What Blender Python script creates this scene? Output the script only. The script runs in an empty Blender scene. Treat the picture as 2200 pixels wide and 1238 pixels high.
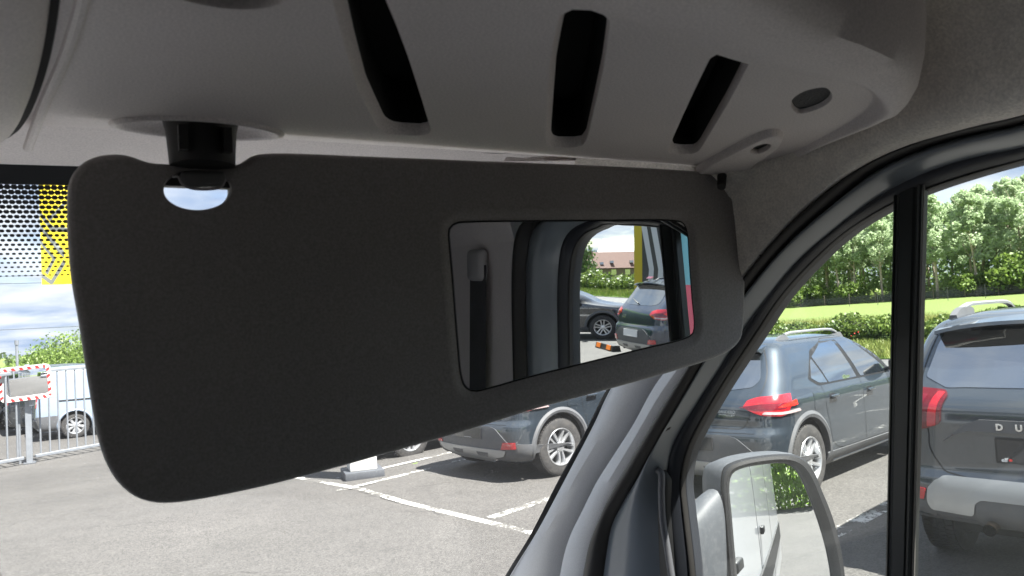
import bpy, bmesh, math, random
import numpy as np
from mathutils import Vector, Matrix
from mathutils.bvhtree import BVHTree
from mathutils.geometry import delaunay_2d_cdt
random.seed(7); rng = np.random.default_rng(7)
D = bpy.data; S = bpy.context.scene; COL = S.collection
R = math.radians; PI = math.pi

# ------------------------------------------------------------------ camera, world, sun, exposure
F = 1600.; CX, CY = 1100., 619.
YAW, PITCH, ROLL = R(30), R(2.8), R(3.58)
CAM = np.array([0, 0, 1.8])
fwd = np.array([math.sin(YAW)*math.cos(PITCH), math.cos(YAW)*math.cos(PITCH), math.sin(PITCH)])
_r0 = np.array([math.cos(YAW), -math.sin(YAW), 0.]); _u0 = np.cross(_r0, fwd)
rgt = _r0*math.cos(ROLL) - _u0*math.sin(ROLL); upv = np.cross(rgt, fwd)
cd = D.cameras.new('camera'); cam = D.objects.new('camera', cd); COL.objects.link(cam)
cd.sensor_width = 36; cd.lens = 36*F/2200; cd.clip_start = 0.02; cd.clip_end = 3000
cam.matrix_world = Matrix(((rgt[0], upv[0], -fwd[0], CAM[0]), (rgt[1], upv[1], -fwd[1], CAM[1]), (rgt[2], upv[2], -fwd[2], CAM[2]), (0, 0, 0, 1)))
S.camera = cam
cd.dof.use_dof = True; cd.dof.focus_distance = 1.6; cd.dof.aperture_fstop = 16

SUN_AZ, SUN_EL = 160, 60
sd = D.lights.new('sun', 'SUN'); sd.energy = 4.6; sd.angle = R(0.6); sd.color = (1, .96, .9)
sun = D.objects.new('sun', sd); COL.objects.link(sun)
sdir = Vector((math.sin(R(SUN_AZ))*math.cos(R(SUN_EL)), math.cos(R(SUN_AZ))*math.cos(R(SUN_EL)), math.sin(R(SUN_EL))))
sun.rotation_euler = sdir.to_track_quat('Z', 'Y').to_euler(); sun.location = sdir*50

W = D.worlds.new('World'); S.world = W; W.use_nodes = True
def mk_world():
    nt = W.node_tree; N = nt.nodes; L = nt.links; N.clear()
    out = N.new('ShaderNodeOutputWorld'); bg = N.new('ShaderNodeBackground'); bg.inputs[1].default_value = 0.06
    sky = N.new('ShaderNodeTexSky'); sky.sky_type = 'NISHITA'; sky.sun_disc = False
    sky.sun_elevation = R(SUN_EL); sky.sun_rotation = R(SUN_AZ); sky.air_density = 1.0; sky.dust_density = 1.5; sky.ozone_density = 1.5
    tc = N.new('ShaderNodeTexCoord'); sep = N.new('ShaderNodeSeparateXYZ'); L.new(tc.outputs['Generated'], sep.inputs[0])
    ad = N.new('ShaderNodeMath'); ad.operation = 'MAXIMUM'; ad.inputs[1].default_value = 0; L.new(sep.outputs[2], ad.inputs[0])
    ad2 = N.new('ShaderNodeMath'); ad2.operation = 'ADD'; ad2.inputs[1].default_value = 0.16; L.new(ad.outputs[0], ad2.inputs[0])
    dv = N.new('ShaderNodeVectorMath'); dv.operation = 'DIVIDE'; cb = N.new('ShaderNodeCombineXYZ')
    for i in range(3): L.new(ad2.outputs[0], cb.inputs[i])
    L.new(tc.outputs['Generated'], dv.inputs[0]); L.new(cb.outputs[0], dv.inputs[1])
    mp = N.new('ShaderNodeMapping'); mp.inputs['Location'].default_value = (3.1, 1.7, 0); mp.inputs['Scale'].default_value = (1, 1, .6); L.new(dv.outputs[0], mp.inputs[0])
    n1 = N.new('ShaderNodeTexNoise'); n1.inputs['Scale'].default_value = 1.0; n1.inputs['Detail'].default_value = 9; n1.inputs['Roughness'].default_value = .56; n1.inputs['Distortion'].default_value = .3
    L.new(mp.outputs[0], n1.inputs['Vector'])
    rp = N.new('ShaderNodeValToRGB'); rp.color_ramp.elements[0].position = .30; rp.color_ramp.elements[1].position = .50; L.new(n1.outputs[0], rp.inputs[0])
    n2 = N.new('ShaderNodeTexNoise'); n2.inputs['Scale'].default_value = 2.2; n2.inputs['Detail'].default_value = 5; L.new(mp.outputs[0], n2.inputs['Vector'])
    cr = N.new('ShaderNodeValToRGB'); cr.color_ramp.elements[0].position = .35; cr.color_ramp.elements[0].color = (1.6, 2.05, 2.9, 1); cr.color_ramp.elements[1].position = .62; cr.color_ramp.elements[1].color = (3.5, 3.65, 3.9, 1)
    L.new(n2.outputs[0], cr.inputs[0])
    mx = N.new('ShaderNodeMix'); mx.data_type = 'RGBA'; L.new(rp.outputs[0], mx.inputs[0]); L.new(sky.outputs[0], mx.inputs[6]); L.new(cr.outputs[0], mx.inputs[7])
    L.new(mx.outputs[2], bg.inputs[0]); L.new(bg.outputs[0], out.inputs[0])
mk_world()
S.view_settings.view_transform = 'Standard'; S.view_settings.look = 'None'; S.view_settings.gamma = 1; S.view_settings.exposure = 2.38
S.view_settings.use_curve_mapping = False
S.render.engine = 'CYCLES'
S.cycles.max_bounces = 12; S.cycles.diffuse_bounces = 5; S.cycles.transparent_max_bounces = 24; S.cycles.glossy_bounces = 6
S.cycles.caustics_reflective = False; S.cycles.caustics_refractive = False
S.cycles.use_denoising = True

# ------------------------------------------------------------------ helpers
def ray(x, y):
    d = fwd + rgt*(x-CX)/F - upv*(y-CY)/F
    return d/np.linalg.norm(d)
def hit(x, y, n, o):
    n = np.array(n, float); o = np.array(o, float); d = ray(x, y)
    return CAM + d*(n@(o-CAM))/(n@d)
def PX(x, y, v): return hit(x, y, (1, 0, 0), (v, 0, 0))
def PY(x, y, v): return hit(x, y, (0, 1, 0), (0, v, 0))
def PZ(x, y, v): return hit(x, y, (0, 0, 1), (0, 0, v))
def sst(a, b, x):
    t = min(1, max(0, (x-a)/(b-a))); return t*t*(3-2*t)
ND = np.array([math.sin(R(82)), math.cos(R(82))]); TD = np.array([-math.cos(R(82)), math.sin(R(82))])   # across and along the road
def gz(x, y):
    z = -0.055*max(0, min(10, y-8.5))*min(1, max(0, 1-(x-3)/8))
    s = x*ND[0]+y*ND[1]
    z += max(0, min(70, s-31))*0.030*sst(-45, -5, y)
    return z
def G(x, y):
    z = 0.
    for i in range(25):
        p = PZ(x, y, z); z = .5*z+.5*gz(p[0], p[1])
    return np.array([p[0], p[1], gz(p[0], p[1])])

def newmat(name):
    m = D.materials.new(name); m.use_nodes = True
    return m, m.node_tree.nodes, m.node_tree.links, m.node_tree.nodes['Principled BSDF']
def mat(name, color, rough=.5, metal=0, coat=0, coat_rough=.03, spec=.5, var=0, vscale=4, bump=0, bscale=200, bdist=.001, dirt=0, dscale=3, dcol=(.25, .22, .18), sheen=0, detail=4, grain=0, gscale=650):
    m, N, L, p = newmat(name)
    p.inputs['Base Color'].default_value = (*color, 1); p.inputs['Roughness'].default_value = rough; p.inputs['Metallic'].default_value = metal
    p.inputs['Coat Weight'].default_value = coat; p.inputs['Coat Roughness'].default_value = coat_rough; p.inputs['Specular IOR Level'].default_value = spec
    p.inputs['Sheen Weight'].default_value = sheen
    tc = N.new('ShaderNodeTexCoord'); src = None
    if var:
        n = N.new('ShaderNodeTexNoise'); n.inputs['Scale'].default_value = vscale; n.inputs['Detail'].default_value = detail; L.new(tc.outputs['Object'], n.inputs['Vector'])
        mr = N.new('ShaderNodeMapRange'); mr.inputs[1].default_value = .3; mr.inputs[2].default_value = .7; mr.inputs[3].default_value = 1-var; mr.inputs[4].default_value = 1+var; L.new(n.outputs[0], mr.inputs[0])
        vm = N.new('ShaderNodeVectorMath'); vm.operation = 'SCALE'; vm.inputs[0].default_value = color; L.new(mr.outputs[0], vm.inputs['Scale']); src = vm.outputs[0]
        L.new(src, p.inputs['Base Color'])
    if grain:
        n = N.new('ShaderNodeTexNoise'); n.inputs['Scale'].default_value = gscale; n.inputs['Detail'].default_value = 2; L.new(tc.outputs['Object'], n.inputs['Vector'])
        mr = N.new('ShaderNodeMapRange'); mr.inputs[1].default_value = .3; mr.inputs[2].default_value = .7; mr.inputs[3].default_value = 1-grain; mr.inputs[4].default_value = 1+grain; L.new(n.outputs[0], mr.inputs[0])
        vm = N.new('ShaderNodeVectorMath'); vm.operation = 'SCALE'; vm.inputs[0].default_value = color; L.new(mr.outputs[0], vm.inputs['Scale'])
        if src: L.new(src, vm.inputs[0])
        src = vm.outputs[0]; L.new(src, p.inputs['Base Color'])
    if dirt:
        n = N.new('ShaderNodeTexNoise'); n.inputs['Scale'].default_value = dscale; n.inputs['Detail'].default_value = 8; n.inputs['Roughness'].default_value = .7; L.new(tc.outputs['Object'], n.inputs['Vector'])
        mr = N.new('ShaderNodeMapRange'); mr.inputs[1].default_value = .5; mr.inputs[2].default_value = .75; mr.inputs[3].default_value = 0; mr.inputs[4].default_value = dirt; L.new(n.outputs[0], mr.inputs[0])
        mx = N.new('ShaderNodeMix'); mx.data_type = 'RGBA'; mx.inputs[6].default_value = (*color, 1); mx.inputs[7].default_value = (*dcol, 1); L.new(mr.outputs[0], mx.inputs[0])
        if src: L.new(src, mx.inputs[6])
        L.new(mx.outputs[2], p.inputs['Base Color'])
        ma = N.new('ShaderNodeMath'); ma.operation = 'MULTIPLY_ADD'; ma.inputs[1].default_value = .5; ma.inputs[2].default_value = rough; L.new(mr.outputs[0], ma.inputs[0]); L.new(ma.outputs[0], p.inputs['Roughness'])
    if bump:
        n = N.new('ShaderNodeTexNoise'); n.inputs['Scale'].default_value = bscale; n.inputs['Detail'].default_value = 3; L.new(tc.outputs['Object'], n.inputs['Vector'])
        b = N.new('ShaderNodeBump'); b.inputs['Strength'].default_value = bump; b.inputs['Distance'].default_value = bdist; L.new(n.outputs[0], b.inputs['Height']); L.new(b.outputs[0], p.inputs['Normal'])
    return m
def schlick(N, L, k):
    lw = N.new('ShaderNodeLayerWeight'); lw.inputs[0].default_value = .5
    pw = N.new('ShaderNodeMath'); pw.operation = 'POWER'; pw.inputs[1].default_value = 5; L.new(lw.outputs['Facing'], pw.inputs[0])
    mu = N.new('ShaderNodeMath'); mu.operation = 'MULTIPLY_ADD'; mu.inputs[1].default_value = .94*k; mu.inputs[2].default_value = .045*k; L.new(pw.outputs[0], mu.inputs[0]); return mu
def thin_glass(name, tint=(.93, .96, .95), refl=.6, film=.016):
    m, N, L, p = newmat(name); N.remove(p)
    tr = N.new('ShaderNodeBsdfTransparent'); tr.inputs[0].default_value = (*tint, 1)
    gl = N.new('ShaderNodeBsdfGlossy'); gl.inputs['Roughness'].default_value = 0.0; gl.inputs[0].default_value = (1, 1, 1, 1)
    mu = schlick(N, L, refl)
    mx = N.new('ShaderNodeMixShader'); L.new(mu.outputs[0], mx.inputs[0]); L.new(tr.outputs[0], mx.inputs[1]); L.new(gl.outputs[0], mx.inputs[2])
    tc = N.new('ShaderNodeTexCoord'); ns = N.new('ShaderNodeTexNoise'); ns.inputs['Scale'].default_value = 7; ns.inputs['Detail'].default_value = 8; L.new(tc.outputs['Object'], ns.inputs['Vector'])
    fm = N.new('ShaderNodeMapRange'); fm.inputs[1].default_value = .35; fm.inputs[2].default_value = .75; fm.inputs[3].default_value = film*.5; fm.inputs[4].default_value = film*1.6; L.new(ns.outputs[0], fm.inputs[0])
    df = N.new('ShaderNodeBsdfTranslucent'); df.inputs[0].default_value = (.8, .85, .8, 1); m2 = N.new('ShaderNodeMixShader'); L.new(fm.outputs[0], m2.inputs[0]); L.new(mx.outputs[0], m2.inputs[1]); L.new(df.outputs[0], m2.inputs[2])
    L.new(m2.outputs[0], N['Material Output'].inputs[0]); return m

def mesh(name, v, f, m, parent=None, smooth=True, mi=None, angle=None):
    me = D.meshes.new(name); me.from_pydata([tuple(map(float, p)) for p in v], [], [tuple(map(int, q)) for q in f]); me.validate(); me.update()
    for mm in (m if isinstance(m, (list, tuple)) else [m]): me.materials.append(mm)
    if mi is not None: me.polygons.foreach_set('material_index', mi)
    if smooth:
        me.polygons.foreach_set('use_smooth', [True]*len(me.polygons))
        if angle: me.set_sharp_from_angle(angle=R(angle))
    o = D.objects.new(name, me); COL.objects.link(o)
    if parent: o.parent = parent
    return o
def tag(o, label=None, cat=None, group=None, kind=None):
    if label: o['label'] = label
    if cat: o['category'] = cat
    if group: o['group'] = group
    if kind: o['kind'] = kind
    return o
def empty(name, loc=(0, 0, 0), rz=0, label=None, cat=None, group=None):
    o = D.objects.new(name, None); o.empty_display_size = .2; COL.objects.link(o); o.location = loc; o.rotation_euler = (0, 0, rz)
    return tag(o, label, cat, group)
class MB:
    def __init__(s): s.v = []; s.f = []; s.m = []
    def add(s, v, f, mi=0):
        n = len(s.v); s.v += [tuple(map(float, p)) for p in v]; s.f += [tuple(int(i)+n for i in q) for q in f]; s.m += [mi]*len(f)
    def box(s, a, b, mi=0, M=None):
        x0, y0, z0 = a; x1, y1, z1 = b
        v = [(x, y, z) for z in (z0, z1) for y in (y0, y1) for x in (x0, x1)]
        if M: v = [M @ Vector(p) for p in v]
        s.add(v, [(0, 2, 3, 1), (4, 5, 7, 6), (0, 1, 5, 4), (2, 6, 7, 3), (0, 4, 6, 2), (1, 3, 7, 5)], mi)
    def loft(s, loops, closed=False, cap=False, mi=0):
        n = len(loops[0]); k = len(loops); v = [p for l in loops for p in l]; f = []
        for i in range(k-1):
            for j in range(n if closed else n-1):
                a = i*n+j; b = i*n+(j+1) % n; f.append((a, b, b+n, a+n))
        if cap:
            f.append(tuple(range(n))[::-1]); f.append(tuple(range((k-1)*n, k*n)))
        s.add(v, f, mi)
    def tube(s, pts, r, seg=8, mi=0, cap=True):
        pts = [Vector(p) for p in pts]; n = len(pts); rr = r if hasattr(r, '__len__') else [r]*n; loops = []
        t = (pts[1]-pts[0]).normalized(); a = t.orthogonal().normalized()
        for i in range(n):
            t = ((pts[min(i+1, n-1)]-pts[max(i-1, 0)])).normalized()
            a = (a-t*a.dot(t)).normalized(); b = t.cross(a)
            loops.append([pts[i]+(a*math.cos(2*PI*k/seg)+b*math.sin(2*PI*k/seg))*rr[i] for k in range(seg)])
        s.loft(loops, True, cap, mi)
    def lathe(s, prof, seg=32, M=None, mi=0, close=False):
        loops = []
        for r, z in prof:
            l = [Vector((r*math.cos(2*PI*k/seg), r*math.sin(2*PI*k/seg), z)) for k in range(seg)]
            loops.append([M @ p for p in l] if M else l)
        if close: loops.append(loops[0])
        s.loft(loops, True, False, mi)
    def build(s, name, m, parent=None, smooth=True, angle=35):
        return mesh(name, s.v, s.f, m, parent, smooth, s.m, angle)
def rbox(a, b, bev, seg=3):
    bm = bmesh.new(); bmesh.ops.create_cube(bm, size=1)
    for v in bm.verts: v.co = Vector([(a[i]+b[i])/2+v.co[i]*(b[i]-a[i]) for i in range(3)])
    bmesh.ops.bevel(bm, geom=bm.edges[:]+bm.verts[:], offset=bev, segments=seg, profile=.5, affect='EDGES')
    v = [tuple(x.co) for x in bm.verts]; bm.verts.index_update(); f = [tuple(x.index for x in q.verts) for q in bm.faces]; bm.free(); return v, f
def resample(P, n, closed=False):
    P = np.array(P, float)
    if closed: P = np.vstack([P, P[:1]])
    d = np.r_[0, np.cumsum(np.linalg.norm(np.diff(P, axis=0), axis=1))]
    t = np.linspace(0, d[-1], n+1)[:-1] if closed else np.linspace(0, d[-1], n)
    return np.stack([np.interp(t, d, P[:, k]) for k in range(P.shape[1])], 1)
def smooth_curve(P, sub=8, closed=False):
    P = np.array(P, float); n = len(P); out = []
    def g(i): return P[i % n] if closed else (P[0]*2-P[1] if i < 0 else (P[-1]*2-P[-2] if i >= n else P[i]))
    for i in range(n if closed else n-1):
        p0, p1, p2, p3 = g(i-1), g(i), g(i+1), g(i+2)
        t0 = 0; t1 = t0+max(1e-9, np.linalg.norm(p1-p0))**.5; t2 = t1+max(1e-9, np.linalg.norm(p2-p1))**.5; t3 = t2+max(1e-9, np.linalg.norm(p3-p2))**.5
        for k in range(sub):
            t = t1+(t2-t1)*k/sub
            A1 = (t1-t)/(t1-t0)*p0+(t-t0)/(t1-t0)*p1; A2 = (t2-t)/(t2-t1)*p1+(t-t1)/(t2-t1)*p2; A3 = (t3-t)/(t3-t2)*p2+(t-t2)/(t3-t2)*p3
            B1 = (t2-t)/(t2-t0)*A1+(t-t0)/(t2-t0)*A2; B2 = (t3-t)/(t3-t1)*A2+(t-t1)/(t3-t1)*A3
            out.append((t2-t)/(t2-t1)*B1+(t-t1)/(t2-t1)*B2)
    if not closed: out.append(P[-1])
    return np.array(out)
def area2(P): return .5*sum(P[i][0]*P[(i+1) % len(P)][1]-P[(i+1) % len(P)][0]*P[i][1] for i in range(len(P)))
def offset2(P, d):      # positive d shrinks a CCW loop
    P = np.array(P, float); T = np.roll(P, -1, 0)-np.roll(P, 1, 0); T /= np.linalg.norm(T, axis=1)[:, None]+1e-12
    return P+np.stack([-T[:, 1], T[:, 0]], 1)*d
def inpoly(x, y, P):
    c = False; n = len(P); j = n-1
    for i in range(n):
        if (P[i][1] > y) != (P[j][1] > y) and x < (P[j][0]-P[i][0])*(y-P[i][1])/(P[j][1]-P[i][1])+P[i][0]: c = not c
        j = i
    return c
def fill(outer, holes=(), extra=()):
    V = []; E = []
    for L_ in [outer]+list(holes):
        n0 = len(V); V += [Vector((p[0], p[1])) for p in L_]; E += [(n0+i, n0+(i+1) % len(L_)) for i in range(len(L_))]
    V += [Vector((p[0], p[1])) for p in extra]
    vv, ee, ff, *_ = delaunay_2d_cdt(V, E, [], 0, 1e-7)
    fs = []
    for q in ff:
        cx = sum(vv[i][0] for i in q)/len(q); cy = sum(vv[i][1] for i in q)/len(q)
        if inpoly(cx, cy, outer) and not any(inpoly(cx, cy, h) for h in holes): fs.append(tuple(q))
    return [(v[0], v[1]) for v in vv], fs
def ccw(P): return np.array(P if area2(P) > 0 else P[::-1], float)
def roundpoly(P, r, seg=5):
    P = [Vector(p) for p in ccw(P)]; out = []; n = len(P); rr = r if hasattr(r, '__len__') else [r]*n
    for i in range(n):
        a = (P[i-1]-P[i]); b = (P[(i+1) % n]-P[i]); k = min(rr[i], a.length*.48, b.length*.48)
        p0 = P[i]+a.normalized()*k; p1 = P[i]+b.normalized()*k
        for j in range(seg+1):
            t = j/seg; out.append((p0*(1-t)**2+P[i]*2*t*(1-t)+p1*t*t)[:])
    return out
def plate3(mb, outer, prof, fr, holes=(), mi=0, thick=.004, back=True):
    """rounded slab: fr(u,v,h)->3d; prof = [(inset, height)...] from the back rim up to the face"""
    outer = ccw(outer); loops = []
    for ins, h in prof: loops.append([fr(p[0], p[1], h) for p in offset2(outer, ins)])
    mb.loft(loops, True, False, mi)
    vv, fs = fill(offset2(outer, prof[-1][0]), holes)
    mb.add([fr(p[0], p[1], prof[-1][1]) for p in vv], fs, mi)
    if back:
        vv, fs = fill(offset2(outer, prof[0][0]), holes if back != 'solid' else ())
        mb.add([fr(p[0], p[1], prof[0][1]) for p in vv], [q[::-1] for q in fs], mi)
# ------------------------------------------------------------------ materials of the van
M_plast = mat('grey_trim_plastic', (.76, .70, .685), .55, grain=.13, var=.05, vscale=6, bump=.35, bscale=900, bdist=.0004)
M_fab = mat('headliner_fabric', (.84, .79, .72), .95, grain=.13, gscale=420, var=.07, vscale=60, bump=.9, bscale=420, bdist=.0012, sheen=.3)
M_visor = mat('visor_vinyl', (.23, .215, .21), .7, grain=.16, gscale=500, sheen=.5, var=.05, vscale=10, bump=.35, bscale=1100, bdist=.0004)
M_black = mat('black_plastic', (.012, .012, .013), .5, bump=.2, bscale=800, bdist=.0003)
M_void = mat('dark_slot_lining', (.006, .006, .006), .9)
M_rub = mat('seal_rubber', (.022, .020, .019), .55, bump=.2, bscale=300, bdist=.0005)
M_frame = mat('door_frame_paint', (.16, .18, .20), .30, coat=.3, coat_rough=.2, var=.04, vscale=8)
M_chan = mat('window_channel', (.018, .020, .026), .45)
M_pillar = mat('pillar_trim_plastic', (.46, .46, .47), .55, grain=.08, var=.04, vscale=10, bump=.4, bscale=1000, bdist=.0004)
M_mirror, _n, _l, _p = newmat('mirror_glass'); _p.inputs['Metallic'].default_value = 1; _p.inputs['Roughness'].default_value = 0; _p.inputs['Base Color'].default_value = (.86, .88, .9, 1)
M_white = mat('white_van_paint', (.72, .73, .74), .35, coat=1, coat_rough=.03, var=.02, vscale=1)
M_hous = mat('mirror_housing_plastic', (.055, .060, .068), .6, var=.06, vscale=14, bump=.4, bscale=500, bdist=.0006, dirt=.12, dscale=90, dcol=(.3, .3, .3))
M_seat = mat('seat_fabric', (.07, .07, .075), .9, var=.1, vscale=30, bump=.5, bscale=300, bdist=.001)
M_glass = thin_glass('side_glass', (.93, .97, .95), .75)
M_dark = mat('cab_grey_plastic', (.38, .37, .37), .6)
M_foam = mat('dark_foam', (.10, .10, .10), .95, bump=1, bscale=500, bdist=.002)

van = empty('van', (0, 0, 0), 0, 'white van seen from inside its grey trimmed cab, sun visor folded down', 'van')

# ---- windshield with its printed black band and dots
def ws(x, z): return .833+(1.972-z)*.99-.205*(x+.25)**2
def mk_windshield():
    nx, nz = 40, 30; z0, z1 = 1.2, 1.985
    v = []; f = []; uv = []
    for j in range(nz+1):
        for i in range(nx+1):
            x = -1.2+1.9*i/nx; z = z0+(z1-z0)*j/nz; v.append((x, ws(x, z), z)); uv.append((x, (z1-z)*1.407))
    for j in range(nz):
        for i in range(nx): a = j*(nx+1)+i; f.append((a, a+1, a+nx+2, a+nx+1))
    m, N, L, p = newmat('windshield_glass'); N.remove(p)
    tr = N.new('ShaderNodeBsdfTransparent'); tr.inputs[0].default_value = (.95, .97, .97, 1)
    gl = N.new('ShaderNodeBsdfGlossy'); gl.inputs['Roughness'].default_value = 0.01
    mu = schlick(N, L, .3)
    mx = N.new('ShaderNodeMixShader'); L.new(mu.outputs[0], mx.inputs[0]); L.new(tr.outputs[0], mx.inputs[1]); L.new(gl.outputs[0], mx.inputs[2])
    # fine dust specks and film
    tc = N.new('ShaderNodeTexCoord'); vo = N.new('ShaderNodeTexVoronoi'); vo.inputs['Scale'].default_value = 240; L.new(tc.outputs['Object'], vo.inputs['Vector'])
    cmp = N.new('ShaderNodeMath'); cmp.operation = 'LESS_THAN'; cmp.inputs[1].default_value = .085; L.new(vo.outputs['Distance'], cmp.inputs[0])
    ns = N.new('ShaderNodeTexNoise'); ns.inputs['Scale'].default_value = 9; L.new(tc.outputs['Object'], ns.inputs['Vector'])
    c2 = N.new('ShaderNodeMath'); c2.operation = 'GREATER_THAN'; c2.inputs[1].default_value = .5; L.new(ns.outputs[0], c2.inputs[0])
    m3 = N.new('ShaderNodeMath'); m3.operation = 'MULTIPLY'; L.new(cmp.outputs[0], m3.inputs[0]); L.new(c2.outputs[0], m3.inputs[1])
    m4 = N.new('ShaderNodeMath'); m4.operation = 'MULTIPLY_ADD'; m4.inputs[1].default_value = .35; m4.inputs[2].default_value = .012; L.new(m3.outputs[0], m4.inputs[0])
    df = N.new('ShaderNodeBsdfTranslucent'); df.inputs[0].default_value = (.8, .8, .8, 1)
    mx2 = N.new('ShaderNodeMixShader'); L.new(m4.outputs[0], mx2.inputs[0]); L.new(mx.outputs[0], mx2.inputs[1]); L.new(df.outputs[0], mx2.inputs[2])
    L.new(mx2.outputs[0], N['Material Output'].inputs[0])
    o = mesh('windshield', v, f, m, van)
    # printed band: a solid strip along the edges and rows of shrinking dots, on the inner face of the glass
    mb = MB()
    def strip(Z0, Z1, X0=-1.2, X1=.7, n=40):
        a = [(X0+(X1-X0)*i/n, ws(X0+(X1-X0)*i/n, Z0)-.002, Z0) for i in range(n+1)]; b = [(X0+(X1-X0)*i/n, ws(X0+(X1-X0)*i/n, Z1)-.002, Z1) for i in range(n+1)]
        mb.loft([a, b])
    zt = ws_px(60, 352)[2]; zb = ws_px(60, 398)[2]; zd = ws_px(60, 588)[2]
    strip(zb, 1.985)
    rows = 19; dz = (zb-zd)/rows
    for r_ in range(-1, rows+1):
        z = zb-dz*(r_+.5); t = max(0, (r_+.5)/rows); px = .0054
        w = (.0066*(1-t)+.0030*t)*.5; h = (.0066*(1-t)+.0022*t)*.5
        for i in range(int(1.05/px)):
            x = -.55+px*i+(px/2 if r_ % 2 else 0); y = ws(x, z)-.002
            if x > .03: continue
            mb.add([(x+w*c, ws(x, z+h*s*.71)-.002, z+h*s*.71) for c, s in [(math.cos(k*PI/3), math.sin(k*PI/3)) for k in range(6)]], [(0, 1, 2, 3, 4, 5)])
    o = mb.build('printed_dot_band', M_black, van, False); o['kind'] = 'stuff'
def ws_px(x, y):
    z = 1.9
    for _ in range(60):
        yy = ws(0, z); p = PY(x, y, ws(PY(x, y, yy)[0], z)); z = .6*z+.4*p[2]
    return p
mk_windshield()

# ---- sun visor
VT = R(2.5); VY = R(.5)
vn = np.array([math.sin(VY)*math.cos(VT), -math.cos(VY)*math.cos(VT), -math.sin(VT)]); vo_ = np.array([.3, .599, 1.943]); vx = np.array([math.cos(VY), math.sin(VY), 0]); vz = np.cross(vx, vn)*-1
if vz[2] < 0: vz = -vz
def vuv(x, y, h=0.):
    p = hit(x, y, vn, vo_+vn*h)-vo_; return (p@vx, p@vz)
def vfr(u, v, h=0): return vo_+vx*u+vz*v+vn*h
visor_px = [(146, 400), (156, 374), (178, 350), (210, 336), (245, 332), (275, 335), (300, 344), (325, 351), (350, 353), (420, 355), (490, 356), (508, 355), (526, 345), (542, 335), (565, 331), (620, 330), (800, 337), (1000, 345), (1300, 357), (1470, 367),
            (1524, 374), (1543, 383), (1552, 400), (1556, 416), (1568, 427), (1582, 442), (1591, 462), (1594, 500), (1594, 600), (1592, 690), (1586, 727), (1566, 752), (1535, 768), (1450, 796), (1300, 838), (1150, 878), (1000, 925), (850, 968), (700, 1010), (550, 1048), (430, 1072), (380, 1079),
            (335, 1080), (292, 1068), (256, 1040), (230, 1000), (212, 950), (200, 890), (185, 800), (168, 690), (154, 610), (147, 540), (144, 470)]
mir_px = [(966, 492), (980, 480), (1010, 477), (1150, 475), (1300, 474), (1440, 474), (1462, 479), (1471, 496), (1476, 560), (1482, 640), (1487, 700), (1484, 716), (1470, 726), (1380, 750), (1250, 782), (1130, 812), (1040, 837), (1018, 840), (1001, 832), (992, 812), (984, 740), (973, 600), (967, 530)]
def mk_visor():
    out = ccw(resample(smooth_curve([vuv(*p, -.007) for p in visor_px], 6, True), 320, True))
    mi_ = ccw(resample(smooth_curve([vuv(p[0]+(5 if p[0] > 1430 else 0), p[1], -.0028) for p in mir_px], 6, True), 160, True))
    hc = np.array(vuv(426, 408)); e1 = np.array(vuv(499, 408))-hc; e2 = np.array(vuv(426, 453))-hc
    hole = ccw([hc+e1*math.cos(t)+e2*math.sin(t) for t in np.linspace(0, 2*PI, 64, endpoint=False)])
    mb = MB()
    dish = offset2(mi_, -.0115)
    plate3(mb, out, [(.0055, -.016), (.003, -.0155), (.001, -.013), (0, -.0085), (.0004, -.0045), (.0016, -.0018), (.0032, -.0005), (.0055, 0)], vfr, [dish, hole], back='holes')
    H = [[vfr(p[0], p[1], h) for p in offset2(hole, o)] for o, h in ((0, 0), (.0008, -.0015), (.0008, -.0155), (0, -.017))]
    mb.loft(H, True)
    Ld = [[vfr(p[0], p[1], h) for p in offset2(mi_, o)] for o, h in ((-.0115, 0), (-.0095, -.0002), (-.007, -.0009), (-.0045, -.0020), (-.0022, -.0029), (-.0008, -.0033))]
    mb.loft(Ld, True)
    # back of the dish closes on the rear skin
    vz_ = mb.build('sun_visor', M_visor, van, True, 60)
    fl = MB(); Lf = [[vfr(p[0], p[1], h) for p in offset2(mi_, o)] for o, h in ((-.0009, -.0031), (-.0005, -.0042), (.0002, -.0050))]
    fl.loft(Lf, True); vv, fs = fill(offset2(mi_, .0002)); fl.add([vfr(p[0], p[1], -.0050) for p in vv], fs); fl.build('mirror_surround', M_black, vz_)
    gm = MB(); Lg = [[vfr(p[0], p[1], h) for p in offset2(mi_, o)] for o, h in ((.0003, -.0049), (.0004, -.0036), (.0009, -.0030))]
    gm.loft(Lg, True); o = gm.build('mirror_rim', M_frame, vz_)
    vv, fs = fill(offset2(mi_, .0009)); mesh('vanity_mirror', [vfr(p[0], p[1], -.0030) for p in vv], fs, M_mirror, vz_, False)
    # clip and mount seen through the hole
    c = MB(); a = vuv(350, 352); b = vuv(499, 403); v, f = rbox((a[0], b[1], -.016), (b[0], a[1], -.003), .002); c.add([vfr(*p) for p in v], f); c.build('clip_mount', M_black, vz_)
    c = MB(); pts = [vuv(*p) for p in ((388, 368), (482, 368), (486, 385), (476, 402), (400, 404), (384, 388))]
    plate3(c, roundpoly(pts, .004, 4), [(0, -.004), (0, .001), (.001, .0028), (.003, .0035)], vfr); c.build('visor_clip', mat('clip_grey', (.11, .11, .11), .4), vz_)
    c = MB(); l = smooth_curve([vuv(*p) for p in ((370, 380), (382, 380), (392, 396), (410, 405), (450, 407), (474, 402), (484, 386))], 5); c.tube([vfr(p[0], p[1], .001) for p in l], .0011, 8); c.build('clip_rim', mat('clip_light', (.30, .28, .29), .35), vz_)
mk_visor()

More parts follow.
